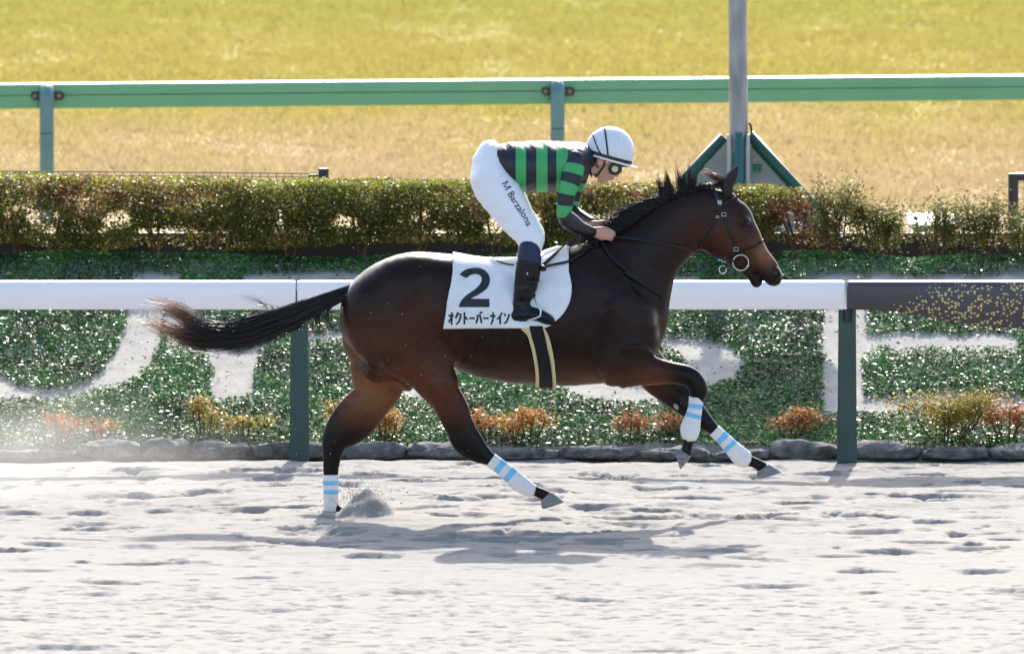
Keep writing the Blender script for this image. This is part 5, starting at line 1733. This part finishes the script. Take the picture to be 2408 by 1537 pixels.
# name printed down the thigh
cu = bpy.data.curves.new('lettering', 'FONT')
cu.body = 'Barzalona'
cu.size = 1.0
cu.offset = .006
cu.resolution_u = 3
to = bpy.data.objects.new('lettering', cu)
COL.objects.link(to)
bpy.context.view_layer.update()
tm = bpy.data.meshes.new_from_object(to.evaluated_get(bpy.context.evaluated_depsgraph_get()))
COL.objects.unlink(to); bpy.data.objects.remove(to)
bm = bmesh.new(); bm.from_mesh(tm)
for vtx in bm.verts: vtx.co.x += 1.14
for st_ in ([(.06, 0), (.06, .70)], [(.10, .66), (.39, .04)], [(.39, .04), (.68, .66)], [(.72, .70), (.72, 0)]):
    (xa, ya), (xb, yb) = st_
    if xa == xb: q_ = [(xa - .055, 0), (xa + .055, 0), (xa + .055, .70), (xa - .055, .70)]
    elif yb < ya: q_ = [(xb - .035, 0), (xb + .035, 0), (xa + .05, .70), (xa - .035, .70)]
    else: q_ = [(xa - .035, 0), (xa + .035, 0), (xb + .035, .70), (xb - .05, .70)]
    bm.faces.new([bm.verts.new((x_, y_, 0)) for x_, y_ in q_])
bm.to_mesh(tm); bm.free()
Vt = coords(tm).astype(float)
wT = Vt[:, 0].max()
base_c = resample([Z1(*p) for p in [(447, 748), (520, 880), (600, 1010), (680, 1130), (722, 1215)]], 1.5)
Lb = np.concatenate([[0], np.cumsum(np.linalg.norm(np.diff(base_c, axis=0), axis=1))])
hs = Lb[-1] / wT
bm = bmesh.new(); bm.from_mesh(tm)
bmesh.ops.triangulate(bm, faces=bm.faces[:])
for _ in range(4):
    el = [x for x in bm.edges if x.calc_length() > .12]
    if not el: break
    bmesh.ops.subdivide_edges(bm, edges=el, cuts=1)
    bmesh.ops.triangulate(bm, faces=[f for f in bm.faces if len(f.verts) > 3])
for vtx in bm.verts:
    s = vtx.co.x * hs
    p = np.array([np.interp(s, Lb, base_c[:, 0]), np.interp(s, Lb, base_c[:, 1])])
    q = np.array([np.interp(s + 1.5, Lb, base_c[:, 0]), np.interp(s + 1.5, Lb, base_c[:, 1])]) - np.array([np.interp(s - 1.5, Lb, base_c[:, 0]), np.interp(s - 1.5, Lb, base_c[:, 1])])
    q /= np.linalg.norm(q) + 1e-9
    up2 = np.array([q[1], -q[0]])
    uvp = p + up2 * vtx.co.y * hs * .98
    h = hit(uvp[0], uvp[1], [brb])
    vtx.co = Vector(h[0] + np.array([0, -.003, 0])) if h is not None else Vector(P(uvp[0], uvp[1], -.3))
bm.to_mesh(tm); bm.free(); tm.materials.clear()
link('lettering', tm, mat('navy_print', (.012, .013, .03), rough=.6), bro, smooth=False)
# waistband seam and cuffs
# --- socks and boots
sock_m = mat('navy_sock', (.007, .017, .055), rough=.6, bump=.15, bscale=120)
boot_m = mat('black_boot_leather', (.006, .007, .010), rough=.24, spec=.25, bump=.35, bscale=18)
LY = -.285
for sy in (1, -1):
    tube_part('sock', [[x, y * sy, z, ra, rb] for x, y, z, ra, rb in pairs(Z4, [((890, 150), (1085, 180), .060, LY), ((882, 215), (1096, 230), .060, LY), ((872, 290), (1100, 305), .060, LY)])], sock_m, rider, h=.007)
    bs = SDF(P(1190, 785, 0) * np.array([1, 0, 1]) + np.array([0, -.38 if sy > 0 else .17, 0]), P(1320, 600, 0) * np.array([1, 0, 1]) + np.array([0, -.17 if sy > 0 else .38, 0]), .006)
    rows = pairs(Z4, [((868, 290), (1098, 315), .063, LY), ((858, 380), (1090, 400), .062, LY), ((850, 470), (1072, 480), .058, LY), ((846, 560), (1040, 560), .052, LY), ((842, 640), (1005, 640), .044, LY), ((834, 720), (1000, 700), .042, LY), ((845, 800), (985, 760), .042, LY)])
    bs.chain([[x, y * sy, z, ra, rb] for x, y, z, ra, rb in rows], k=.02)
    foot = pairs(Z4, [((850, 835), (890, 735), .036, LY), ((950, 840), (960, 690), .040, LY), ((1060, 842), (1050, 715), .044, LY - .005), ((1150, 868), (1160, 765), .042, LY - .01), ((1200, 868), (1206, 815), .034, LY - .01)])
    bs.chain([[x, y * sy, z, ra, rb] for x, y, z, ra, rb in foot], k=.02)
    bo_me = bs.mesh('boot', 2)
    V = coords(bo_me).astype(float)
    nn = np.empty(len(V) * 3, dtype=np.float32); bo_me.vertices.foreach_get('normal', nn); nn = nn.reshape(-1, 3)
    V = V + nn * (.008 * fbm(V[:, 0] * 10 + V[:, 2] * 8, V[:, 2] * 26, 65, 3) * np.clip((P(0, 640)[2] - V[:, 2]) * 8, 0, 1))[:, None]
    bo_me.vertices.foreach_set('co', V.astype(np.float32).ravel())
    boot = link('boot', bo_me, boot_m, rider)
    if sy > 0:
        mbt = bvh_of(bo_me)
        strap(Z4, [(870, 300), (960, 312), (1085, 322)], .006, [mbt], off=.002).build('top_seam', leather, boot)
        strap(Z4, [(862, 402), (900, 404), (945, 408)], .004, [mbt], off=.002).build('seam', leather, boot)
# stirrup irons
iron = mat('pale_metal', (.62, .62, .63), rough=.3, metal=.6)
for sy in (1,):
    st = empty('stirrup', tuple(P(*Z4(1050, 780), LY * sy)), 'pale metal stirrup iron round the black boot over the saddle cloth', 'stirrup')
    pts = [P(*Z4(*p), (LY + dy) * sy) for p, dy in (((965, 836), -.052), ((1040, 812), -.058), ((1088, 790), -.056), ((1094, 745), -.052), ((1075, 700), -.045), ((1045, 655), -.03), ((1030, 610), 0.0))]
    pts += [P(*Z4(*p), (LY + dy) * sy) for p, dy in (((1045, 655), .03), ((1075, 700), .045), ((1094, 745), .052), ((1088, 790), .056), ((965, 836), .052))]
    mb = MB(); mb.tube(pts, .006, 8); mb.build('iron', iron, st, smooth=True)
    mb = strap3(np.array([P(*Z4(*p), (LY + dy) * sy) for p, dy in (((1030, 612), 0), ((1020, 520), -.01), ((1015, 430), -.01), ((1010, 300), .02), ((1005, 200), .06))]), np.tile(np.array([0, -1.0 * sy, 0]), (5, 1)), .022, .003)
    mb.build('stirrup_leather', leather, st)
mb = MB(); mb.tube([P(*Z4(*p), LY - .072) for p in ((960, 375), (945, 420), (960, 465), (1000, 480), (1050, 478), (1078, 450))], .010, 8)
mb.build('boot_strap', leather, rider, smooth=True)
mb = MB(); mb.tube([P(*Z4(*p), LY - .078) for p in ((968, 385), (972, 415))], .004, 8)
mb.build('strap_buckle', iron, rider, smooth=True)

# --- collar
mb, _ = loft_chain(pairs(Z2, [((350, 520), (435, 1050), .078, 0), ((410, 600), (482, 1062), .076, 0), ((450, 660), (508, 1040), .070, 0)]), 3, 0, 22)
mb.build('collar', mat('white_collar', (.74, .74, .76), rough=.6), rider, smooth=True)
mb, _ = loft_chain(pairs(Z2, [((330, 480), (400, 1100), .095, 0), ((385, 510), (432, 1035), .078, 0)]), 3, 0, 22)
mb.build('neck_band', mat('navy_neckband', NV, rough=.4), rider, smooth=True)

# --- helmet
He = bx(Z2(330, 900), Z2(1320, 150), .16, .005)
hc = P(*Z2(800, 610))
# shell as an ellipsoid cut below the tilted rim line
gx = (He.lo[0] + He.h * np.arange(He.n[0]))[:, None, None]; gy = (He.lo[1] + He.h * np.arange(He.n[1]))[None, :, None]; gz = (He.lo[2] + He.h * np.arange(He.n[2]))[None, None, :]
ang = math.radians(-16)
cx_, cz_ = gx - hc[0], gz - hc[2]
lx = cx_ * math.cos(ang) + cz_ * math.sin(ang); lz = -cx_ * math.sin(ang) + cz_ * math.cos(ang)
rx, ry_, rzz = .1485, .116, .148
rim = -.050
lzz = np.where(lz < 0, lz * .55, lz)
k0 = np.sqrt((lx / rx) ** 2 + (gy / ry_) ** 2 + (lzz / rzz) ** 2)
k1 = np.sqrt((lx / rx ** 2) ** 2 + (gy / ry_ ** 2) ** 2 + (lzz / rzz ** 2) ** 2)
D = k0 * (k0 - 1) / np.maximum(k1, 1e-4)
He.F = np.maximum(D, rim - lz).astype(np.float32)
hel_me = He.mesh('helmet', 2)
helm_m = mat('white_helmet_cover', (.70, .71, .76), rough=.38, spec=.5, bump=.08, bscale=22)
helmet = link('helmet', hel_me, helm_m, rider)
htree = bvh_of(hel_me)
def hl(x, y, z):
    """helmet-local -> world"""
    return np.array([hc[0] + x * math.cos(ang) - z * math.sin(ang), y, hc[2] + x * math.sin(ang) + z * math.cos(ang)])
def rim_ring(z0, z1, grow, name, m, flat=0.0):
    mb = MB(); 
    ra = []
    for z, g in ((z0, grow), (z1, grow), (z1, grow - .006), (z0, grow - .006)):
        f = math.sqrt(max(1 - ((z * (.55 if z < 0 else 1)) / rzz) ** 2, 0))
        ra.append([hl((rx * f + g) * math.cos(t), (ry_ * f + g) * math.sin(t), z) for t in np.linspace(0, 2 * math.pi, 40, endpoint=False)])
    ra.append(ra[0])
    mb.loft(ra, cap=False)
    mb.build(name, m, helmet, smooth=False)
blackb = mat('black_strap', (.012, .012, .014), rough=.45)
rim_ring(-.056, -.034, .003, 'rim_binding', white_cl)
rim_ring(-.044, -.024, .0045, 'goggle_band', blackb)
mb = MB(); rings = []
for t in np.linspace(-1.0, 1.0, 15):
    a = t * 1.0
    pin = (rx * .985 * math.cos(a), ry_ * .985 * math.sin(a)); k = math.cos(a * 1.5) ** .6 if abs(a) < 1.04 else 0
    pout = ((rx + .004 + .040 * max(k, 0)) * math.cos(a), (ry_ + .004 + .02 * max(k, 0)) * math.sin(a))
    rings.append([hl(pin[0], pin[1], -.044), hl(pout[0], pout[1], -.050), hl(pout[0], pout[1], -.056), hl(pin[0], pin[1], -.058)])
mb.loft(rings); mb.build('peak', white_cl, helmet, smooth=False)
bm = bmesh.new(); bmesh.ops.create_uvsphere(bm, u_segments=12, v_segments=8, radius=.010)
kp = P(*Z2(922, 248)); me = bpy.data.meshes.new('button')
for vtx in bm.verts: vtx.co = Vector((vtx.co.x + kp[0], vtx.co.y + kp[1], vtx.co.z + kp[2]))
bm.to_mesh(me); bm.free(); link('button', me, helm_m, helmet)
for pts, w_ in (([(508, 340), (560, 480), (630, 640), (700, 720)], .0085), ([(705, 205), (722, 300), (745, 480), (770, 690)], .0105)):
    strap(Z2, pts, w_, [htree], th=.002, off=.003, step=3).build('over_strap', blackb, helmet)
seam_m = mat('white_seam', (.78, .79, .83), rough=.4)
for pts in ([(690, 320), (600, 460), (520, 590)], [(985, 350), (985, 500), (950, 735)]):
    strap(Z2, pts, .0085, [htree], th=.001, off=.0015, step=3).build('cover_seam', seam_m, helmet)
strap(Z2, [(740, 770), (690, 880), (620, 980), (560, 1045)], .012, [bb], th=.003, off=.005, step=3).build('chin_strap', blackb, helmet)
strap(Z2, [(430, 690), (500, 800), (590, 880), (610, 900)], .009, [bb], th=.003, off=.006, step=3).build('chin_strap', blackb, helmet)
mb = MB(); a = hit(*Z2(565, 1035), [bb]); 
c = a[0] if a is not None else P(*Z2(565, 1035), -.05)
mb.box((c[0] - .014, c[1] - .016, c[2] - .008), (c[0] + .012, c[1] - .002, c[2] + .010)); mb.build('chin_cup', blackb, helmet, bevel=.004)
hairc = mat('dark_hair', (.02, .014, .011), rough=.7)
Hs = bx(Z2(400, 900), Z2(760, 600), .1, .005)
Hs.chain([[*P(*Z2(640, 700)), .055, .080], [*P(*Z2(500, 740)), .055, .072]], k=.02)
link('hair', Hs.mesh('hair', 1), hairc, rider)
# --- goggles
gog = MB()
gc_ = P(*Z2(895, 925))
fr_ = []
for yy, s in ((-.062, .80), (-.074, 1.0), (-.082, .96), (-.086, .72)):
    fr_.append([P(*Z2(892 + 118 * s * math.cos(t) + 14 * math.sin(t), 918 + 108 * s * math.sin(t) - 22 * math.cos(t)), yy) for t in np.linspace(0, 2 * math.pi, 28, endpoint=False)])
gog.loft(fr_)
# front face of the goggles, wrapping over the brow and nose
fr2 = [pair(Z2, (830, 845), (845, 1000), .074, 0), pair(Z2, (945, 835), (932, 1000), .070, 0), pair(Z2, (1035, 850), (968, 985), .056, 0)]
mg, _ = loft_chain(fr2, 4, 0, 20)
n0 = len(gog.v); gog.v += mg.v; gog.f += [tuple(i + n0 for i in f) for f in mg.f]
mg, _ = loft_chain([pair(Z2, (940, 835), (960, 885), .072, 0), pair(Z2, (1060, 845), (1050, 888), .062, 0), pair(Z2, (1135, 850), (1128, 886), .040, 0)], 4, 0, 20)
n0 = len(gog.v); gog.v += mg.v; gog.f += [tuple(i + n0 for i in f) for f in mg.f]
go = gog.build('goggles', mat('black_goggle_frame', (.012, .013, .014), rough=.3), rider, smooth=True)
mb = MB(); r0 = [P(*Z2(888 + 55 * math.cos(t), 925 + 52 * math.sin(t)), -.0885) for t in np.linspace(0, 2 * math.pi, 24, endpoint=False)]
mb.loft([r0, [p + np.array([0, .004, 0]) for p in r0]])
mb.build('side_vent', mat('pale_yellow_foam', (.62, .58, .30), rough=.6), go)
mb = MB(); mb.box(*(lambda q: (q - np.array([.007, .006, .005]), q + np.array([.007, .002, .005])))(P(*Z2(745, 805), -.098)))
mb.build('buckle', mat('brass', (.5, .42, .2), rough=.3, metal=.8), go)

# --- whip in the far hand
wp = empty('riding_whip', tuple(P(*Z8(1500, 690), 0)), 'short black riding whip with round knob held in the hands', 'whip')
mb = MB(); mb.tube([P(*Z8(1480, 720), -.005), P(*Z8(1440, 800), 0.03), P(*Z8(1380, 1000), .10)], [.008, .008, .005], 8); mb.build('shaft', leather, wp, smooth=True)
bm = bmesh.new(); bmesh.ops.create_uvsphere(bm, u_segments=14, v_segments=10, radius=.0155); me = bpy.data.meshes.new('knob')
kp = P(*Z8(1505, 690), -.01)
for vtx in bm.verts: vtx.co = Vector((vtx.co.x + kp[0], vtx.co.y + kp[1], vtx.co.z + kp[2]))
bm.to_mesh(me); bm.free(); link('knob', me, mat('glossy_black_knob', (.015, .015, .016), rough=.15), wp)

# ================================================================ BRIDLE
rubber = mat('grey_black_rein', (.013, .014, .014), rough=.6, spec=.22)
bridle = empty('bridle', tuple(P(1700, 540)), 'black leather race bridle with metal ring bit and reins', 'bridle')
T = [hb]
strap(Z3, [(1105, 330), (1130, 390), (1160, 470), (1180, 520)], .024, T, off=.006).build('headpiece', mat('dark_navy_leather', (.014, .018, .026), rough=.4), bridle)
strap(Z3, [(1185, 500), (1215, 600), (1260, 730), (1310, 850), (1350, 960), (1375, 1020)], .015, T, off=.006).build('cheekpiece', leather, bridle)
strap(Z3, [(1195, 530), (1270, 480), (1350, 440), (1382, 410)], .015, T, off=.006).build('browband', leather, bridle)
strap(Z3, [(1185, 540), (1150, 630), (1080, 760), (1010, 870), (970, 950)], .011, T, off=.006).build('throat_lash', leather, bridle)
strap(Z3, [(1330, 1010), (1440, 970), (1540, 920), (1625, 865)], .014, T, off=.006).build('noseband', leather, bridle)
# parts that pass over the crest of the nose and brow
for (u_, v_) in (Z3(1372, 415), Z3(1618, 868)):
    h = hit(u_ - 4, v_ + 2, T)
    c = P(u_, v_, 0)
    w_ = abs(h[0][1]) if h is not None else .05
    mb = MB()
    mb.tube([P(u_ - 3, v_ + 2, yy) + np.array([.006, 0, .006]) * math.cos(yy / w_ * 1.4) for yy in np.linspace(-w_, w_, 9)], .007, 8)
    mb.build('band_over_nose', leather, bridle, smooth=True)
h = hit(*Z3(1180, 490), T)[0]
mb = MB(); mb.box((h[0] - .013, h[1] - .014, h[2] - .014), (h[0] + .013, h[1] - .006, h[2] + .014))
nt_ = mb.build('number_tag', mat('clear_tag', (.38, .40, .42), rough=.3), bridle, bevel=.002)
mb = MB(); mb.prism([(h[0] + (p[0] - 480) * .00003, h[2] - (p[1] - 528) * .00005) for p in two], h[1] - .0165, h[1] - .0145)
mb.build('tag_digit', mat('orange_print', (.55, .22, .06), rough=.5), nt_)
metal = mat('bit_steel', (.72, .70, .66), rough=.22, metal=.85)
def buckle(Z, x, y, w=.013, hgt=.010, off=.014):
    h = hit(*Z(x, y), T)
    c = h[0] + np.array([0, -off, 0]) if h is not None else P(*Z(x, y), -.08)
    mb = MB(); mb.tube([c + np.array(p) for p in ((-w, 0, -hgt), (w, 0, -hgt), (w, 0, hgt), (-w, 0, hgt), (-w, 0, -hgt))], .0022, 6)
    mb.build('buckle', metal, bridle)
buckle(Z3, 1222, 608); buckle(Z3, 1346, 955); buckle(Z3, 1160, 632, .008, .005); buckle(Z3, 1222, 1060, .010, .012)
c = P(*Z3(1392, 1090), -.085)
mb = MB(); mb.tube([P(*Z3(1392 + 79 * math.cos(t), 1090 + 78 * math.sin(t)), -.088 + .012 * math.cos(t)) for t in np.linspace(0, 2 * math.pi, 33)], .0032, 8, cap=False)
mb.build('bit_ring', metal, bridle, smooth=True)
mb = MB(); mb.tube([P(*Z3(1458, 1125), -.085), P(*Z3(1470, 1122), -.05), P(*Z3(1480, 1122), 0), P(*Z3(1470, 1122), .05), P(*Z3(1458, 1125), .085)], [.007, .006, .005, .006, .007], 8)
mb.build('mouthpiece', metal, bridle, smooth=True)
mb = MB(); mb.tube([P(*Z3(1212 + 36 * math.cos(t), 1160 + 40 * math.sin(t)), -.075) for t in np.linspace(0, 2 * math.pi, 21)], .0026, 6, cap=False)
mb.build('martingale_ring', metal, bridle, smooth=True)
strap(Z3, [(1320, 1085), (1280, 1120), (1235, 1140)], .010, [], yfree=-.085).build('curb_strap', leather, bridle)
# reins: bit to hands, then the loose loop back along the neck
strap(Z3, [(1320, 1075), (1250, 1060), (1180, 1045), (1060, 1010), (900, 970), (760, 930), (600, 900)], .014, T, off=.006, yfree=-.09, taut=True).build('rein', leather, bridle)
strap(Z3, [(610, 902), (480, 880), (340, 862), (200, 850), (60, 850)], .021, T, off=.012).build('rein_grip', rubber, bridle)
h = hit(*Z3(1180, 1048), T)
c = h[0] if h is not None else P(*Z3(1180, 1048), -.09)
c = np.array([c[0], min(c[1], -.09) - .012, c[2]])
mb = MB(); mb.box((c[0] - .011, c[1] - .006, c[2] - .011), (c[0] + .011, c[1] + .004, c[2] + .011)); mb.build('rein_keeper', mat('light_blue_tape', (.22, .52, .75), rough=.5), bridle, bevel=.002)
TT = [hb, cb]
strap(Z8, [(1290, 900), (1200, 985), (1080, 1110), (950, 1200), (820, 1260), (650, 1295), (500, 1330)], .017, TT, off=.014).build('rein_loop', rubber, bridle)
strap(Z8, [(1010, 850), (900, 930), (760, 1060), (620, 1190), (480, 1310)], .024, TT, off=.018).build('rein_loop', rubber, bridle)
strap(Z8, [(1340, 930), (1420, 1080), (1540, 1230), (1700, 1370), (1900, 1510)] , .019, T, off=.010).build('neck_strap', rubber, bridle)
uvn = [Z3(*p) for p in ((120, 1110), (220, 1190), (320, 1250), (450, 1330), (560, 1400), (610, 1440))]
strap(ID, [Z8(1880, 1495)] + uvn[1:], .017, T, off=.010).build('neck_strap', rubber, bridle)
mb = MB(); c = P(*Z8(460, 1335), -.30); mb.tube([c + np.array([-.02, 0, .004]), c, c + np.array([.022, -.004, -.004])], [.010, .021, .012], 10)
mb.build('rein_knot', leather, bridle, smooth=True)

# ================================================================ FLYING SAND
gr_m = mat('sand_grain', (.55, .52, .47), rough=.9)
def grains(name, C, s, label):
    n = len(C)
    o = np.array([(1, 0, 0), (-1, 0, 0), (0, 1, 0), (0, -1, 0), (0, 0, 1), (0, 0, -1)], float)
    V_ = (C[:, None] + o[None] * s[:, None, None]).reshape(-1, 3)
    f = np.array([(0, 2, 4), (2, 1, 4), (1, 3, 4), (3, 0, 4), (2, 0, 5), (1, 2, 5), (3, 1, 5), (0, 3, 5)])
    F = (f[None] + 6 * np.arange(n)[:, None, None]).reshape(-1, 3)
    return tag(link(name, mesh_np(name, V_, F), gr_m, smooth=False), label, 'sand', kind='stuff')
n = 1500
t = rng.random(n)
cu_ = np.concatenate([rng.normal(862, 42, 900), rng.uniform(40, 1150, 340), rng.normal(1480, 70, 260)])
cv_ = np.concatenate([1180 - np.abs(rng.normal(0, 1, 900)) * 26 + rng.normal(0, 8, 900), rng.uniform(420, 1120, 340), rng.normal(1020, 45, 260)])
yv = np.concatenate([rng.uniform(-.3, .1, 900), rng.uniform(-.6, .3, 340), rng.uniform(-.3, .4, 260)])
cu_ = np.concatenate([cu_, rng.normal(845, 60, 70), rng.normal(780, 30, 25)]); cv_ = np.concatenate([cv_, 1185 - np.abs(rng.normal(0, 1, 70)) * 34, 1205 - np.abs(rng.normal(0, 1, 25)) * 20]); yv = np.concatenate([yv, rng.uniform(-.3, .2, 95)])
grains('flying_sand', uvpts(ID, cu_, cv_, yv), np.concatenate([rng.uniform(.0012, .0034, n), rng.uniform(.003, .0085, 95)]), 'loose sand grains thrown up by the galloping hooves')

# ---- dust hanging over the sand behind the horse
dm_ = bpy.data.materials.new('sand_dust')
t = nt(dm_); N, L = t.nodes, t.links
o = N.new('ShaderNodeOutputMaterial'); pv = N.new('ShaderNodeVolumePrincipled')
pv.inputs['Color'].default_value = (.97, .95, .92, 1); pv.inputs['Anisotropy'].default_value = .35
tc = N.new('ShaderNodeTexCoord')
ln_ = N.new('ShaderNodeVectorMath'); ln_.operation = 'LENGTH'; L.new(tc.outputs['Object'], ln_.inputs[0])
fall = N.new('ShaderNodeMapRange'); fall.interpolation_type = 'SMOOTHSTEP'
fall.inputs['From Min'].default_value = 1.0; fall.inputs['From Max'].default_value = .25; fall.inputs['To Max'].default_value = 1.0
L.new(ln_.outputs['Value'], fall.inputs['Value'])
nz = N.new('ShaderNodeTexNoise'); nz.inputs['Scale'].default_value = 2.2; nz.inputs['Detail'].default_value = 4; L.new(tc.outputs['Object'], nz.inputs['Vector'])
nr_ = N.new('ShaderNodeMapRange'); nr_.inputs['From Min'].default_value = .38; nr_.inputs['From Max'].default_value = .68; nr_.inputs['To Max'].default_value = .22
L.new(nz.outputs['Fac'], nr_.inputs['Value'])
mu_ = N.new('ShaderNodeMath'); mu_.operation = 'MULTIPLY'; L.new(fall.outputs[0], mu_.inputs[0]); L.new(nr_.outputs[0], mu_.inputs[1])
L.new(mu_.outputs[0], pv.inputs['Density']); L.new(pv.outputs[0], o.inputs['Volume'])
bm = bmesh.new(); bmesh.ops.create_icosphere(bm, subdivisions=3, radius=1.0); me = bpy.data.meshes.new('dust_cloud'); bm.to_mesh(me); bm.free()
dc = link('dust_cloud', me, dm_)
dc.location = (P(10, 1150, 1.5)[0] - .1, 1.2, .18); dc.scale = (2.0, 2.6, .65)
tag(dc, 'thin pale dust drifting over the sand behind the horse', 'dust', kind='stuff')
